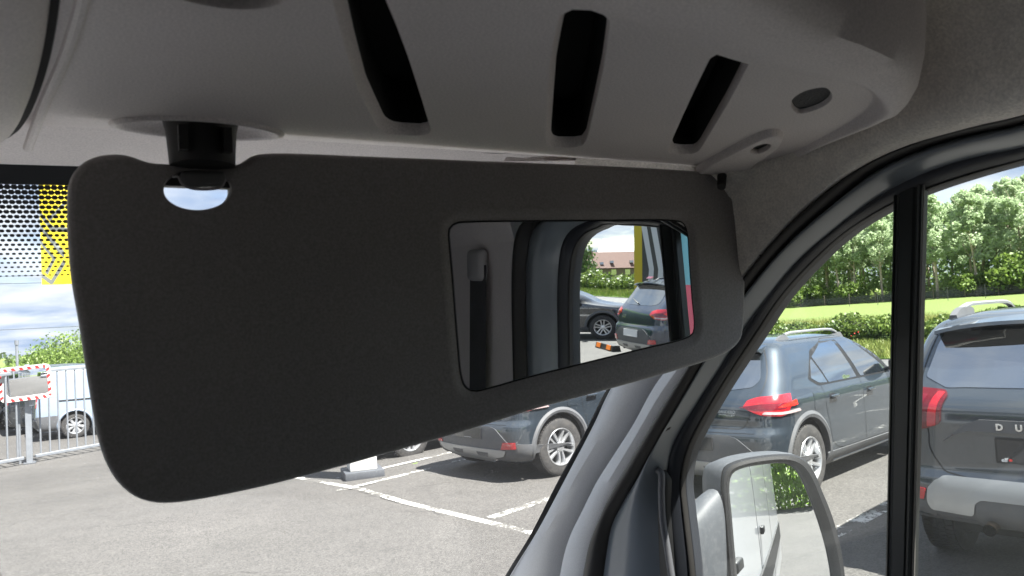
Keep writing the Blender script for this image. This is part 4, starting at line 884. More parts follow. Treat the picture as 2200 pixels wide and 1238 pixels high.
def suv(label):
    root = empty('parked_suv', label=label, cat='suv'); m = M_slate2
    c = Car(root, T_SUV, m, (.84, 3.51), .345, .225, 1.80); c.wheels(6, 'single')
    for sd in 'RL':
        sg = -1 if sd == 'R' else 1
        for x in c.axles: c.arch_ring(x, sd, .075)
        c.decal('sill_trim', sd, [(1.25, .24), (3.1, .24), (3.1, .40), (1.25, .40)], M_clad, .010, r=.02)
        c.decal('window_surround', sd, [(.80, 1.17), (1.2, 1.11), (3.0, 1.09), (2.3, 1.53), (1.5, 1.55), (.98, 1.48)], M_gap, .0015, r=.05)
        for w in ([(.87, 1.19), (1.20, 1.135), (1.20, 1.46), (1.05, 1.45)], [(1.25, 1.13), (1.98, 1.12), (1.92, 1.50), (1.25, 1.49)], [(2.05, 1.12), (2.85, 1.11), (2.3, 1.48), (1.98, 1.50)]): c.decal('side_window', sd, w, M_cglass, .004, r=.02)
        y = .60; mb = MB(); z = lambda x: c.cast('T', x, sg*y, 0)[2]
        # rail: dark foot then silver bar
        xs = np.linspace(.62, 2.5, 16); L = []
        for i, x in enumerate(xs):
            h = .075*min(1, (i+.2)/3.0, (15-i+.2)/3.0)**.7; L.append([(x, sg*(y+a*.020), z(x)+h+b*.014) for a, b in ((-1, -1), (1, -1), (1.1, .2), (.6, 1), (-.6, 1), (-1.1, .2))])
        mb.loft(L, True, True); rail = mb.build('roof_rail', M_silver, root)
        for xa, xb in ((.60, 1.02), (2.1, 2.55)):
            mb = MB(); A = [(xa+(xb-xa)*t, math.sin(PI*(t*.8+.1 if xa > 1 else min(1, t*.75+.05)))**.6*.062) for t in np.linspace(0, 1, 8)]
            mb.loft([[(x, sg*(y+a*.028), (z(x)+h) if b else z(x)-.01) for a, b in ((-1, 0), (1, 0), (.75, 1), (-.75, 1))] for x, h in A], True, True); mb.build('rail_foot', M_clad, rail)
        q = c.cast(sd, 2.8, 1.12, 0); mb = MB(); v, f = rbox((-.07, 0, -.06), (.06, .22, .09), .035, 4); mb.add([(q[0]+a[0], q[1]+sg*(a[1]+.05), q[2]+a[2]+.04) for a in v], f); mb.tube([q, (q[0], q[1]+sg*.08, q[2]+.01)], .02, 8); mb.build('wing_mirror', M_gap, root)
        c.handle(sd, 1.35, 1.0); c.handle(sd, 2.3, .98)
    # rear window: wide with dropped outer corners
    c.decal('rear_window', 'B', [(-.685, 1.285), (-.55, 1.22), (-.42, 1.225), (.42, 1.225), (.55, 1.22), (.685, 1.285), (.64, 1.48), (.60, 1.57), (-.60, 1.57), (-.64, 1.48)], M_cglass, .004, r=.02)
    c.seam('B', [(.61, 1.62), (.665, 1.51), (.71, 1.30), (.70, 1.20), (.655, .94), (.655, .85), (.60, .74), (.56, .70), (-.56, .70), (-.60, .74), (-.655, .85), (-.655, .94), (-.70, 1.20), (-.71, 1.30), (-.665, 1.51), (-.61, 1.62)], .008)
    mb = MB(); L = []
    for y in np.linspace(-.64, .64, 17):
        k = (abs(y)/.64)**3; L.append([(.62, y, 1.67-.05*k), (.24+.07*k, y, 1.635-.055*k), (.235+.07*k, y, 1.612-.055*k), (.40, y, 1.585-.04*k)])
    mb.loft(L, True, True); mb.build('spoiler', m, root, True, 30)
    for sg in (-1, 1):
        side = 'J' if sg > 0 else 'K'; o, UU, V, d = c.frame(side)
        tk = lambda x, y: Vector((x, y*sg, 0)).dot(UU)
        b0, b1, b2 = tk(.05, .60), tk(.16, .84), tk(.36, .90)
        M_sred = mat('smoked_red_lens', (.11, .003, .006), .10, coat=1); lens = c.decal('taillight', side, [(b0, 1.17), (b0+(b1-b0)*.1, 1.205), (b1, 1.225), (b2, 1.215), (b2, .975), (b1, .955), (b0+(b1-b0)*.25, .965), (b0, 1.0)], M_sred, .014, r=.025, grid=.025)
        c.decal('lens_dark', side, [(b0+(b1-b0)*.35, 1.175), (b2-.03, 1.185), (b2-.05, 1.12), (b0+(b1-b0)*.35, 1.115)], M_dred, .017, r=.015, grid=.03, parent=lens)
        c.decal('lens_dark', side, [(b0+(b1-b0)*.35, 1.045), (b2-.05, 1.04), (b2-.03, .99), (b0+(b1-b0)*.35, .985)], M_dred, .017, r=.015, grid=.03, parent=lens)
        c.decal('lens_rim', side, [(b0+(b1-b0)*.08, 1.19), (b0+(b1-b0)*.22, 1.195), (b0+(b1-b0)*.24, .98), (b0+(b1-b0)*.08, .99)], M_red, .017, r=.008, grid=.03, parent=lens)
        c.decal('lens_clear', side, [(b0+(b1-b0)*.35, 1.095), (b1, 1.10), (b2-.03, 1.09), (b2-.03, 1.055), (b1, 1.06), (b0+(b1-b0)*.35, 1.06)], M_clear, .018, r=.008, grid=.03, parent=lens)
        c.decal('reflector', 'B', [(sg*.70, 0.520), (sg*.86, 0.555), (sg*.86, 0.610), (sg*.685, 0.590)], M_red, .016, r=.012, grid=.03)
        c.decal('bumper_corner', 'B', [(sg*.64, 0.420), (sg*.895, 0.480), (sg*.895, 0.550), (sg*.64, 0.500)], M_clad, .010, r=.01)
        mb = MB(); mb.tube([(.45, sg*.33, .44), (.10, sg*.33, .405), (-.05, sg*.33, .395)], .036, 20, cap=False); mb.tube([(-.05, sg*.33, .395), (.10, sg*.33, .405), (.30, sg*.33, .42)], .031, 20, cap=False); mb.build('exhaust_pipe', M_brass, root)
        c.seam('R' if sg < 0 else 'L', [(.75, 1.10), (.82, .80)], .006)
    # garnish with letters
    c.decal('tailgate_garnish', 'B', [(-0.540, 0.927), (-0.440, 1.007), (-0.360, 1.039), (0.360, 1.039), (0.440, 1.007), (0.540, 0.927), (0.570, 0.895), (0.510, 0.935), (0.420, 0.965), (-0.420, 0.965), (-0.510, 0.935), (-0.570, 0.895)], M_clad, .014, r=0)
    for i, ch in enumerate('DUSTER'): c.text('badge_letter', ch, 'B', .25-.100*i, .998, .052, M_chrome, .0028, off=.016)
    c.decal('plate_recess', 'B', [(-0.380, 0.775), (0.380, 0.775), (0.400, 0.940), (-0.400, 0.940)], m, .006, r=.03)
    c.decal('plate_frame', 'B', [(-.282, .785), (.282, .785), (.282, .938), (-.282, .938)], M_gap, .015, r=.012)
    pl = c.decal('number_plate', 'B', [(-0.270, 0.797), (0.270, 0.797), (0.270, 0.925), (-0.270, 0.925)], M_plate, .020, r=.008)
    c.text('plate_print', 'elf', 'B', .235, .807, .034, M_wprint, .001, off=.022); c.text('plate_print', '––– ––', 'B', -.10, .807, .024, M_wprint, .0004, off=.022)
    c.decal('plate_mark', 'B', [(0.195, 0.800), (0.213, 0.800), (0.213, 0.816), (0.195, 0.816)], M_red2, .023, r=.007)
    # silver bumper bar with dark insert
    c.decal('skid_plate', 'B', [(-0.680, 0.516), (-0.660, 0.467), (-0.420, 0.460), (-0.405, 0.534), (-0.370, 0.560), (0.370, 0.560), (0.405, 0.534), (0.420, 0.460), (0.660, 0.467), (0.680, 0.516), (0.670, 0.597), (0.620, 0.653), (0.560, 0.675), (-0.560, 0.675), (-0.620, 0.653), (-0.670, 0.597)], M_silver, .026, r=.02)
    c.decal('bumper_insert', 'B', [(-0.410, 0.395), (0.410, 0.395), (0.405, 0.530), (0.370, 0.560), (-0.370, 0.560), (-0.405, 0.530)], M_clad, .018, r=.015)
    c.decal('bumper_cladding', 'B', [(-0.800, 0.370), (0.800, 0.370), (0.860, 0.560), (-0.860, 0.560)], M_clad, .008, r=.02)
    mb = MB(); mb.tube([c.cast('B', 0, 1.15, .03), c.cast('B', -.2, 1.17, .03), c.cast('B', -.44, 1.20, .02)], [.016, .010, .006], 8); mb.build('rear_wiper', M_silver, root)
    mb = MB(); mb.box((.3, -.62, .28), (4.0, .62, .40)); mb.tube([(.84, -.7, .34), (.84, .7, .34)], .04); mb.build('underbody', M_well, root, False)
    return root, c
suvD, cD = suv('dark grey suv with silver roof rails parked closest, cut by the right picture edge')
wheel_at(suvD, 5.40, 3.20, 76, .84, .79)
# ------------------------------------------------------------------ ground
def s_of(x, y): return x*ND[0]+y*ND[1]
def sheet(name, poly, m, lift, step=2.0, kind='structure', ext=True, parent=None):
    P = ccw(poly); P2 = []
    for i in range(len(P)):
        a, b = P[i], P[(i+1) % len(P)]; n = max(1, int(np.linalg.norm(b-a)/step)); P2 += [tuple(a+(b-a)*k/n) for k in range(n)]
    lo, hi = P.min(0), P.max(0)
    ex = [(x, y) for x in np.arange(lo[0]+step/2, hi[0], step) for y in np.arange(lo[1]+step/2, hi[1], step) if inpoly(x, y, P)] if ext else []
    vv, fs = fill(P2, (), ex)
    o = mesh(name, [(p[0], p[1], gz(p[0], p[1])+lift) for p in vv], fs, m, parent, True)
    if kind: o['kind'] = kind
    return o
def rd(s, t): return ND*s+TD*t       # road coordinates: s across, t along (positive = left/forward)
def ground_mat(name, cols, scale, bump, bscale, rough=.9, fine=None):
    m, N, L, p = newmat(name); tc = N.new('ShaderNodeTexCoord')
    n = N.new('ShaderNodeTexNoise'); n.inputs['Scale'].default_value = scale; n.inputs['Detail'].default_value = 10; n.inputs['Roughness'].default_value = .65; L.new(tc.outputs['Object'], n.inputs['Vector'])
    r = N.new('ShaderNodeValToRGB'); L.new(n.outputs[0], r.inputs[0]); e = r.color_ramp.elements
    for i, (pos, c) in enumerate(cols):
        q = e[i] if i < 2 else e.new(pos); q.position = pos; q.color = (*c, 1)
    L.new(r.outputs[0], p.inputs['Base Color']); p.inputs['Roughness'].default_value = rough
    b = N.new('ShaderNodeTexNoise'); b.inputs['Scale'].default_value = bscale; b.inputs['Detail'].default_value = 6; L.new(tc.outputs['Object'], b.inputs['Vector'])
    bb = N.new('ShaderNodeBump'); bb.inputs['Strength'].default_value = bump; bb.inputs['Distance'].default_value = .05; L.new(b.outputs[0], bb.inputs['Height']); L.new(bb.outputs[0], p.inputs['Normal'])
    return m
def asphalt_mat(name, base, warm=(1.06, 1.0, .94), agg=.5, cracks=True, ascale=90):
    m, N, L, p = newmat(name); tc = N.new('ShaderNodeTexCoord')
    def noise(sc, det=6, ro=.6, dist=0):
        n = N.new('ShaderNodeTexNoise'); n.inputs['Scale'].default_value = sc; n.inputs['Detail'].default_value = det; n.inputs['Roughness'].default_value = ro; n.inputs['Distortion'].default_value = dist; L.new(tc.outputs['Object'], n.inputs['Vector']); return n.outputs[0]
    def mr(src, a, b, c, d):
        q = N.new('ShaderNodeMapRange'); q.inputs[1].default_value = a; q.inputs[2].default_value = b; q.inputs[3].default_value = c; q.inputs[4].default_value = d; L.new(src, q.inputs[0]); return q.outputs[0]
    def mul(a, b):
        q = N.new('ShaderNodeMath'); q.operation = 'MULTIPLY'; L.new(a, q.inputs[0]); L.new(b, q.inputs[1]); return q.outputs[0]
    v = N.new('ShaderNodeTexVoronoi'); v.inputs['Scale'].default_value = ascale; L.new(tc.outputs['Object'], v.inputs['Vector'])
    sx = N.new('ShaderNodeSeparateColor'); L.new(v.outputs['Color'], sx.inputs[0])
    f = mul(mr(noise(.35, 6, .6), .35, .65, .86, 1.12), mr(noise(2.6, 8, .7, .5), .35, .7, .90, 1.08))
    f = mul(f, mr(sx.outputs[0], 0, 1, 1-agg, 1+agg))
    f = mul(f, mr(noise(30, 4, .6), .3, .7, .9, 1.1))
    f = mul(f, mr(noise(.8, 8, .7, 1.2), .56, .70, 1.0, .78))
    if cracks:
        vc = N.new('ShaderNodeTexVoronoi'); vc.feature = 'DISTANCE_TO_EDGE'; vc.inputs['Scale'].default_value = .42
        nd = N.new('ShaderNodeTexNoise'); nd.inputs['Scale'].default_value = 2.2; nd.inputs['Detail'].default_value = 6; L.new(tc.outputs['Object'], nd.inputs['Vector'])
        ad = N.new('ShaderNodeVectorMath'); ad.operation = 'MULTIPLY_ADD'; ad.inputs[1].default_value = (.55, .55, 0); L.new(nd.outputs['Color'], ad.inputs[0]); L.new(tc.outputs['Object'], ad.inputs[2]); L.new(ad.outputs[0], vc.inputs['Vector'])
        line = mr(vc.outputs['Distance'], .0, .006, .35, 1.0); gate = mr(noise(.9, 3, .5), .56, .62, 0, 1)
        mx = N.new('ShaderNodeMix'); mx.inputs[2].default_value = 1; L.new(gate, mx.inputs[0]); L.new(line, mx.inputs[3]); f = mul(f, mx.outputs[0])
    sc = N.new('ShaderNodeVectorMath'); sc.operation = 'SCALE'; sc.inputs[0].default_value = tuple(base*w for w in warm); L.new(f, sc.inputs['Scale']); L.new(sc.outputs[0], p.inputs['Base Color'])
    p.inputs['Roughness'].default_value = .85
    bb = N.new('ShaderNodeBump'); bb.inputs['Strength'].default_value = .8; bb.inputs['Distance'].default_value = .006; L.new(sx.outputs[0], bb.inputs['Height']); L.new(bb.outputs[0], p.inputs['Normal'])
    return m
M_asph = asphalt_mat('lot_asphalt', .066, agg=.42)
M_road = asphalt_mat('road_asphalt', .10, warm=(1, 1, 1), agg=.25, cracks=False)
M_grass = ground_mat('meadow_grass', [(.30, (.055, .12, .018)), (.46, (.10, .155, .03)), (.60, (.15, .17, .045)), (.75, (.10, .18, .028))], 6, 1, 30)
M_verge = ground_mat('verge_grass', [(.30, (.035, .085, .010)), (.5, (.085, .16, .02)), (.72, (.15, .22, .04))], 9, 1, 40)
M_hay = ground_mat('seeding_meadow', [(.30, (.11, .14, .04)), (.5, (.19, .18, .065)), (.7, (.25, .20, .095))], 1.2, 1, 30)
def worn(name, base, wear=.5, sc=14):
    m, N, L, p = newmat(name); tc = N.new('ShaderNodeTexCoord'); p.inputs['Base Color'].default_value = (*base, 1); p.inputs['Roughness'].default_value = .8
    n = N.new('ShaderNodeTexNoise'); n.inputs['Scale'].default_value = sc; n.inputs['Detail'].default_value = 10; n.inputs['Roughness'].default_value = .8; L.new(tc.outputs['Object'], n.inputs['Vector'])
    n2 = N.new('ShaderNodeTexNoise'); n2.inputs['Scale'].default_value = 1.3; n2.inputs['Detail'].default_value = 3; L.new(tc.outputs['Object'], n2.inputs['Vector'])
    ad = N.new('ShaderNodeMath'); ad.operation = 'MULTIPLY_ADD'; ad.inputs[1].default_value = .6; L.new(n2.outputs[0], ad.inputs[0]); L.new(n.outputs[0], ad.inputs[2])
    mr = N.new('ShaderNodeMapRange'); mr.inputs[1].default_value = .78+.12*(1-wear)-.06; mr.inputs[2].default_value = .84+.12*(1-wear)-.06; mr.inputs[3].default_value = 0; mr.inputs[4].default_value = .95; L.new(ad.outputs[0], mr.inputs[0])
    tr = N.new('ShaderNodeBsdfTransparent'); mx = N.new('ShaderNodeMixShader'); L.new(mr.outputs[0], mx.inputs[0]); L.new(p.outputs[0], mx.inputs[1]); L.new(tr.outputs[0], mx.inputs[2]); L.new(mx.outputs[0], N['Material Output'].inputs[0]); return m
M_line = worn('line_paint', (.50, .49, .46), .6); M_line2 = worn('worn_line_paint', (.58, .57, .53), .95, 11)

# base terrain out to the horizon
def mk_terrain():
    xs = np.unique(np.r_[-900:-60:60, -60:150:3.0, 150:901:60]); ys = np.unique(np.r_[-900:-150:60, -150:120:3.0, 120:901:60])
    v = [(x, y, gz(x, y)-.02) for y in ys for x in xs]; n = len(xs); f = [(j*n+i, j*n+i+1, (j+1)*n+i+1, (j+1)*n+i) for j in range(len(ys)-1) for i in range(n-1)]
    o = mesh('ground', v, f, M_grass); o['kind'] = 'structure'
mk_terrain()
S_LOT = 18.0
sheet('parking_lot', [rd(S_LOT, -60), rd(S_LOT, 22), rd(14, 30), (-2, 30.5), (-14, 29), (-14, -60)], M_asph, 0, 2)
sheet('road', [rd(19.0, -130), rd(19.0, 130), rd(23.2, 130), rd(23.2, -130)], M_road, .004, 3)
sheet('road_line', [rd(19.15, -130), rd(19.15, 130), rd(19.30, 130), rd(19.30, -130)], M_line, .009, 3)
sheet('grass_verge', [rd(23.3, -130), rd(23.3, 130), rd(30.5, 130), rd(30.5, -130)], M_verge, .03, 3)
sheet('seeding_meadow_strip', [rd(34, -10), rd(34, 130), rd(52, 130), rd(52, -10)], M_hay, .03, 3)
# kerb between lot and road
kb = MB(); kb.loft([[(*rd(s_, t_), gz(*rd(s_, t_))+h) for t_ in np.arange(-60, 22.1, 2)] for s_, h in ((18.0, -.02), (18.0, .10), (18.02, .12), (18.16, .12), (18.18, .0))]); o = kb.build('kerb', mat('kerb_concrete', (.38, .37, .35), .85, var=.15, vscale=3)); o['kind'] = 'structure'
# bay markings
def line(a, b, w, m, name='bay_line'):
    a = np.array(a, float)[:2]; b = np.array(b, float)[:2]; d = (b-a)/np.linalg.norm(b-a); n = np.array((-d[1], d[0]))*w/2
    return sheet(name, [a+n, b+n, b-n, a-n], m, .004, .5, ext=False)
gA, gB, gC = G(610, 1021), G(870, 1080), G(1140, 1145)
line(gA+(gA-gB)*1.2, gB, .095, M_line); line(gB, gC+(gC-gB)*4, .095, M_line)
def ln(p, q, w, m, k0=0, k1=1): a, b = G(*p), G(*q); line(a+(b-a)*k0, a+(b-a)*k1, w, m)
ln((803, 1011), (992, 967), .11, M_line, -.35, 3.4); ln((755, 1048), (1000, 987), .10, M_line2, -.1, 2.8); ln((1061, 1111), (1177, 1072), .11, M_line2, -.05, 6.5); ln((1800, 1143), (1905, 1088), .15, M_line2, -.9, 5)
line(rd(12.5, -22), rd(12.5, 12), .12, M_line2)
# ------------------------------------------------------------------ leaves
def leaf_mat(name, c1, c2, c3, trans=.35, sc=.5):
    m, N, L, p = newmat(name); tc = N.new('ShaderNodeTexCoord'); oi = N.new('ShaderNodeObjectInfo'); geo = N.new('ShaderNodeNewGeometry')
    n = N.new('ShaderNodeTexNoise'); n.inputs['Scale'].default_value = sc; n.inputs['Detail'].default_value = 3; L.new(geo.outputs['Position'], n.inputs['Vector'])
    ad = N.new('ShaderNodeMath'); ad.operation = 'MULTIPLY_ADD'; ad.inputs[1].default_value = .5; L.new(geo.outputs['Random Per Island'], ad.inputs[0]); L.new(n.outputs[0], ad.inputs[2])
    a2 = N.new('ShaderNodeMath'); a2.operation = 'MULTIPLY_ADD'; a2.inputs[1].default_value = .25; L.new(oi.outputs['Random'], a2.inputs[0]); L.new(ad.outputs[0], a2.inputs[2])
    r = N.new('ShaderNodeValToRGB'); e = r.color_ramp.elements; e[0].position = .45; e[0].color = (*c1, 1); e[1].position = 1.1 if False else .98; e[1].color = (*c3, 1); q = e.new(.72); q.color = (*c2, 1); L.new(a2.outputs[0], r.inputs[0])
    L.new(r.outputs[0], p.inputs['Base Color']); p.inputs['Roughness'].default_value = .5
    t = N.new('ShaderNodeBsdfTranslucent'); L.new(r.outputs[0], t.inputs[0]); mx = N.new('ShaderNodeMixShader'); mx.inputs[0].default_value = trans; L.new(p.outputs[0], mx.inputs[1]); L.new(t.outputs[0], mx.inputs[2]); L.new(mx.outputs[0], N['Material Output'].inputs[0]); return m
M_poplar = leaf_mat('poplar_leaves', (.24, .33, .17), (.35, .45, .25), (.48, .57, .37), .5, .35)  # leaf greens raised to stand in for haze over the wood
M_bush = leaf_mat('bright_leaves', (.05, .10, .015), (.11, .18, .03), (.19, .27, .055), .4, .8)
M_under = leaf_mat('undergrowth_leaves', (.08, .14, .04), (.18, .28, .07), (.32, .42, .13), .45, .25)  # lightened as well, in place of haze
M_hedge = leaf_mat('hedge_leaves', (.03, .06, .012), (.075, .13, .02), (.15, .21, .04), .3, 1.5)
M_grassb = leaf_mat('grass_blades', (.06, .12, .015), (.13, .20, .03), (.24, .27, .07), .3, .7)
M_bark = mat('pale_bark', (.36, .30, .24), .85, var=.25, vscale=5, bump=.7, bscale=20, bdist=.02)
M_bark2 = mat('brown_bark', (.09, .07, .05), .9, var=.25, vscale=5)
def leaves(P, size, jit=.4, up=.2):      # one quad per point, random tilt; returns verts, faces
    P = np.array(P); n = len(P); a = rng.normal(size=(n, 3)); a /= np.linalg.norm(a, axis=1)[:, None]; b = np.cross(a, rng.normal(size=(n, 3))); b /= np.linalg.norm(b, axis=1)[:, None]
    s = size*(1+jit*rng.uniform(-1, 1, n))[:, None]; A = a*s; B = b*s*.62
    V = np.stack([P-A, P+B*.9-A*.1, P+A, P-B*.9-A*.1], 1).reshape(-1, 3); Fq = np.arange(4*n).reshape(-1, 4); return V, Fq
def leafmesh(name, P, size, m):
    V, Fq = leaves(P, size); me = D.meshes.new(name); n = len(Fq)
    me.vertices.add(len(V)); me.vertices.foreach_set('co', V.astype(np.float32).ravel()); me.loops.add(4*n); me.loops.foreach_set('vertex_index', Fq.ravel().astype(np.int32)); me.polygons.add(n); me.polygons.foreach_set('loop_start', (np.arange(n)*4).astype(np.int32)); me.polygons.foreach_set('loop_total', np.full(n, 4, np.int32)); me.update(); me.validate(); me.materials.append(m); return me
def blob_points(c, r, n):
    p = rng.normal(size=(n, 3)); p /= np.linalg.norm(p, axis=1)[:, None]; q = rng.uniform(.45, 1, n)[:, None]**.5
    return np.array(c)+p*q*np.array(r)
def poplar(h, n, seed):
    r_ = random.Random(seed); pts = []
    base = h*r_.uniform(.34, .46)
    for k in range(64):
        t = r_.random()**.8; z = base+(h-base)*t; w = h*.15*(math.sin(PI*min(1, t*.85+.15))**.7)+.3; a = r_.uniform(0, 2*PI); d = w*r_.uniform(.25, 1)
        s = r_.uniform(.32, .78)*(1.15-.5*t); pts.append(blob_points((d*math.cos(a), d*math.sin(a), z), (s, s, s*1.15), n//64))
    crown = leafmesh('crown', np.vstack(pts), .155, M_poplar)
    mb = MB(); q = [(0, 0, -.3), (.05, .03, h*.3), (r_.uniform(-.2, .2), r_.uniform(-.2, .2), h*.6), (0, 0, h*.93)]; mb.tube(smooth_curve(q, 4), list(np.linspace(.17, .03, 13)), 7)
    for k in range(9):
        z = h*r_.uniform(.32, .85); a = r_.uniform(0, 2*PI); l = h*.13*r_.uniform(.6, 1.1); mb.tube([(0, 0, z), (l*.5*math.cos(a), l*.5*math.sin(a), z+l*.5), (l*math.cos(a), l*math.sin(a), z+l*1.3)], [.05, .035, .015], 5)
    o = mb.build('trunk', M_bark, None); tm = o.data; D.objects.remove(o); return crown, tm
def bushmesh(w, h, n, size, m, seed=0, blobs=22):
    r_ = random.Random(seed); pts = []
    for k in range(blobs):
        a = r_.uniform(0, 2*PI); d = w*.5*math.sqrt(r_.random()); z = h*(.25+.6*r_.random()*(1-(d/(w*.5))**2*.7)); s = r_.uniform(.18, .32)*w
        pts.append(blob_points((d*math.cos(a), d*math.sin(a), z), (s, s, min(s, h*.3)), n//blobs))
    P = np.vstack(pts); P[:, 2] = np.abs(P[:, 2]); return leafmesh('crown', P, size, m)
# poplar wood on the right
crowns = [poplar(12.4, 6800, k) for k in range(6)]
k_ = 0
for row, (s_, dt) in enumerate(((90, 3.7), (93.5, 3.6), (97.5, 3.6), (102, 4), (108, 4.5))):
    t_ = -62.+row*1.7
    while t_ < 78:
        p = rd(s_+rng.uniform(-.9, .9), t_+rng.uniform(-.9, .9)); c_, tm = crowns[int(rng.integers(6))]; k_ += 1
        az_ = math.degrees(math.atan2(p[0], p[1]))
        if 30 < az_ < 82 or (row < 2 and az_ < 105):
            e = empty('poplar_tree', (p[0], p[1], gz(*p)), rng.uniform(0, 6.28), 'tall pale trunked poplar among the poplars behind the wire fence across the meadow', 'tree', 'poplar trees behind the wire fence')
            s = rng.uniform(.84, 1.0)*(1+.03*row)*(1-.06*sst(0, 60, t_)); e.scale = (s*1.1, s*1.1, s)
            for nm, me in (('crown', c_), ('trunk', tm)): o = D.objects.new(nm, me); COL.objects.link(o); o.parent = e
        t_ += dt*rng.uniform(.8, 1.2)
# undergrowth at the foot of the wood: one dense mass, and some bright bushes one can tell apart
P = []
for t_ in np.arange(-55, 78, .9):
    for s_ in (91.5, 93.5, 96, 99):
        p = rd(s_+rng.uniform(-1, 1), t_+rng.uniform(-.5, .5)); hh = rng.uniform(.8, 3.6 if s_ > 93 else 1.7); P.append(blob_points((p[0], p[1], gz(*p)+hh*.5), (1.0, 1.0, hh*.55), 70))
o = D.objects.new('undergrowth', leafmesh('undergrowth', np.vstack(P), .26, M_under)); COL.objects.link(o); tag(o, 'dark green undergrowth filling the foot of the poplar wood', 'undergrowth', None, 'stuff')
# dense back of the wood so no horizon shows between trunks
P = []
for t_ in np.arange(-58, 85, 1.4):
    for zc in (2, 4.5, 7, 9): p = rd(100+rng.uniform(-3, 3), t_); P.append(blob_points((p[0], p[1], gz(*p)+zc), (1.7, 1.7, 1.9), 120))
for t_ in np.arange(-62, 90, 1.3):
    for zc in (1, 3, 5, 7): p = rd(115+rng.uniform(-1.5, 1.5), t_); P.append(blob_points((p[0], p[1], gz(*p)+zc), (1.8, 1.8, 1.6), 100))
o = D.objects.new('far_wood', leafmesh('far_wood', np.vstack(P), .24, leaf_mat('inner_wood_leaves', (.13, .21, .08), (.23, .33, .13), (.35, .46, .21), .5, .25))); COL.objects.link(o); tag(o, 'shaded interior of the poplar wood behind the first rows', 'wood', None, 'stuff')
bm_ = [bushmesh(4.6, 4.8, 2600, .24, M_bush, k) for k in range(3)]
for px, py, s, lb in ((2085, 612, .66, 'large bright green bush at the meadow edge, right of the window bar'), (2185, 606, .95, 'tall yellow green bush at the far right of the wood edge'), (1828, 640, .62, 'small bright bush left of the window bar, at the foot of the poplars'), (1745, 648, .72, 'bright bush low at the left part of the wood edge')):
    d = ray(px, 640); az_ = math.atan2(d[0], d[1]); k = 88.9/(math.sin(az_)*ND[0]+math.cos(az_)*ND[1]); p = np.array((math.sin(az_)*k, math.cos(az_)*k))
    e = empty('bush', (p[0], p[1], gz(*p)), rng.uniform(0, 6), lb, 'bush', 'bright bushes at the edge of the wood'); e.scale = (s, s, s); o = D.objects.new('foliage', bm_[k_ % 3]); k_ += 1; COL.objects.link(o); o.parent = e
# wire fence along the wood: posts, dark netting bands
M_wire = mat('fence_net', (.03, .032, .035), .7); M_post = mat('fence_post', (.12, .10, .08), .8)
def net_mat():
    m, N, L, p = newmat('dark_netting'); p.inputs['Base Color'].default_value = (.05, .055, .06, 1); tr = N.new('ShaderNodeBsdfTransparent'); mx = N.new('ShaderNodeMixShader'); mx.inputs[0].default_value = .72; L.new(tr.outputs[0], mx.inputs[1]); L.new(p.outputs[0], mx.inputs[2]); L.new(mx.outputs[0], N['Material Output'].inputs[0]); return m
fe = empty('wire_fence', (*rd(87.5, 0), gz(*rd(87.5, 0))), 0, 'low dark netting fence along the foot of the poplar wood', 'fence')
fl = fe.location
mb = MB(); nm_ = MB()
for t_ in np.arange(-50, 80, 3.2):
    p = rd(87.5, t_); mb2 = MB(); mb2.box((p[0]-.045-fl[0], p[1]-.045-fl[1], gz(*p)-fl[2]-.1), (p[0]+.045-fl[0], p[1]+.045-fl[1], gz(*p)+1.25-fl[2])); mb2.build('post', M_post, fe, False)
for h in (1.15, .95, .72, .5, .3):
    q = [(*(rd(87.5, t_)-np.array(fl[:2])), gz(*rd(87.5, t_))+h-fl[2]) for t_ in np.arange(-50, 80, 6.)]; mb.tube(q, .022, 4)
mb.build('wire', M_wire, fe)['kind'] = 'stuff'
nm_.loft([[(*(rd(87.6, t_)-np.array(fl[:2])), gz(*rd(87.6, t_))+h-fl[2]) for t_ in np.arange(-50, 80, 6.)] for h in (.12, .9)]); nm_.build('netting', net_mat(), fe, False)
fe2 = empty('pasture_fence', (*rd(80, 0), gz(*rd(80, 0))), 0, 'thin dark stakes standing in the green meadow before the netting fence', 'fence')
for t_ in np.arange(-36, 44, 3.4):
    p = rd(80+rng.uniform(-.5, .5), t_)-np.array(fe2.location[:2]); mb2 = MB(); mb2.tube([(p[0], p[1], -.1+gz(*rd(80, t_))-fe2.location[2]), (p[0]+.03, p[1], 1.35+gz(*rd(80, t_))-fe2.location[2])], .028, 5); mb2.build('stake', M_wire, fe2)
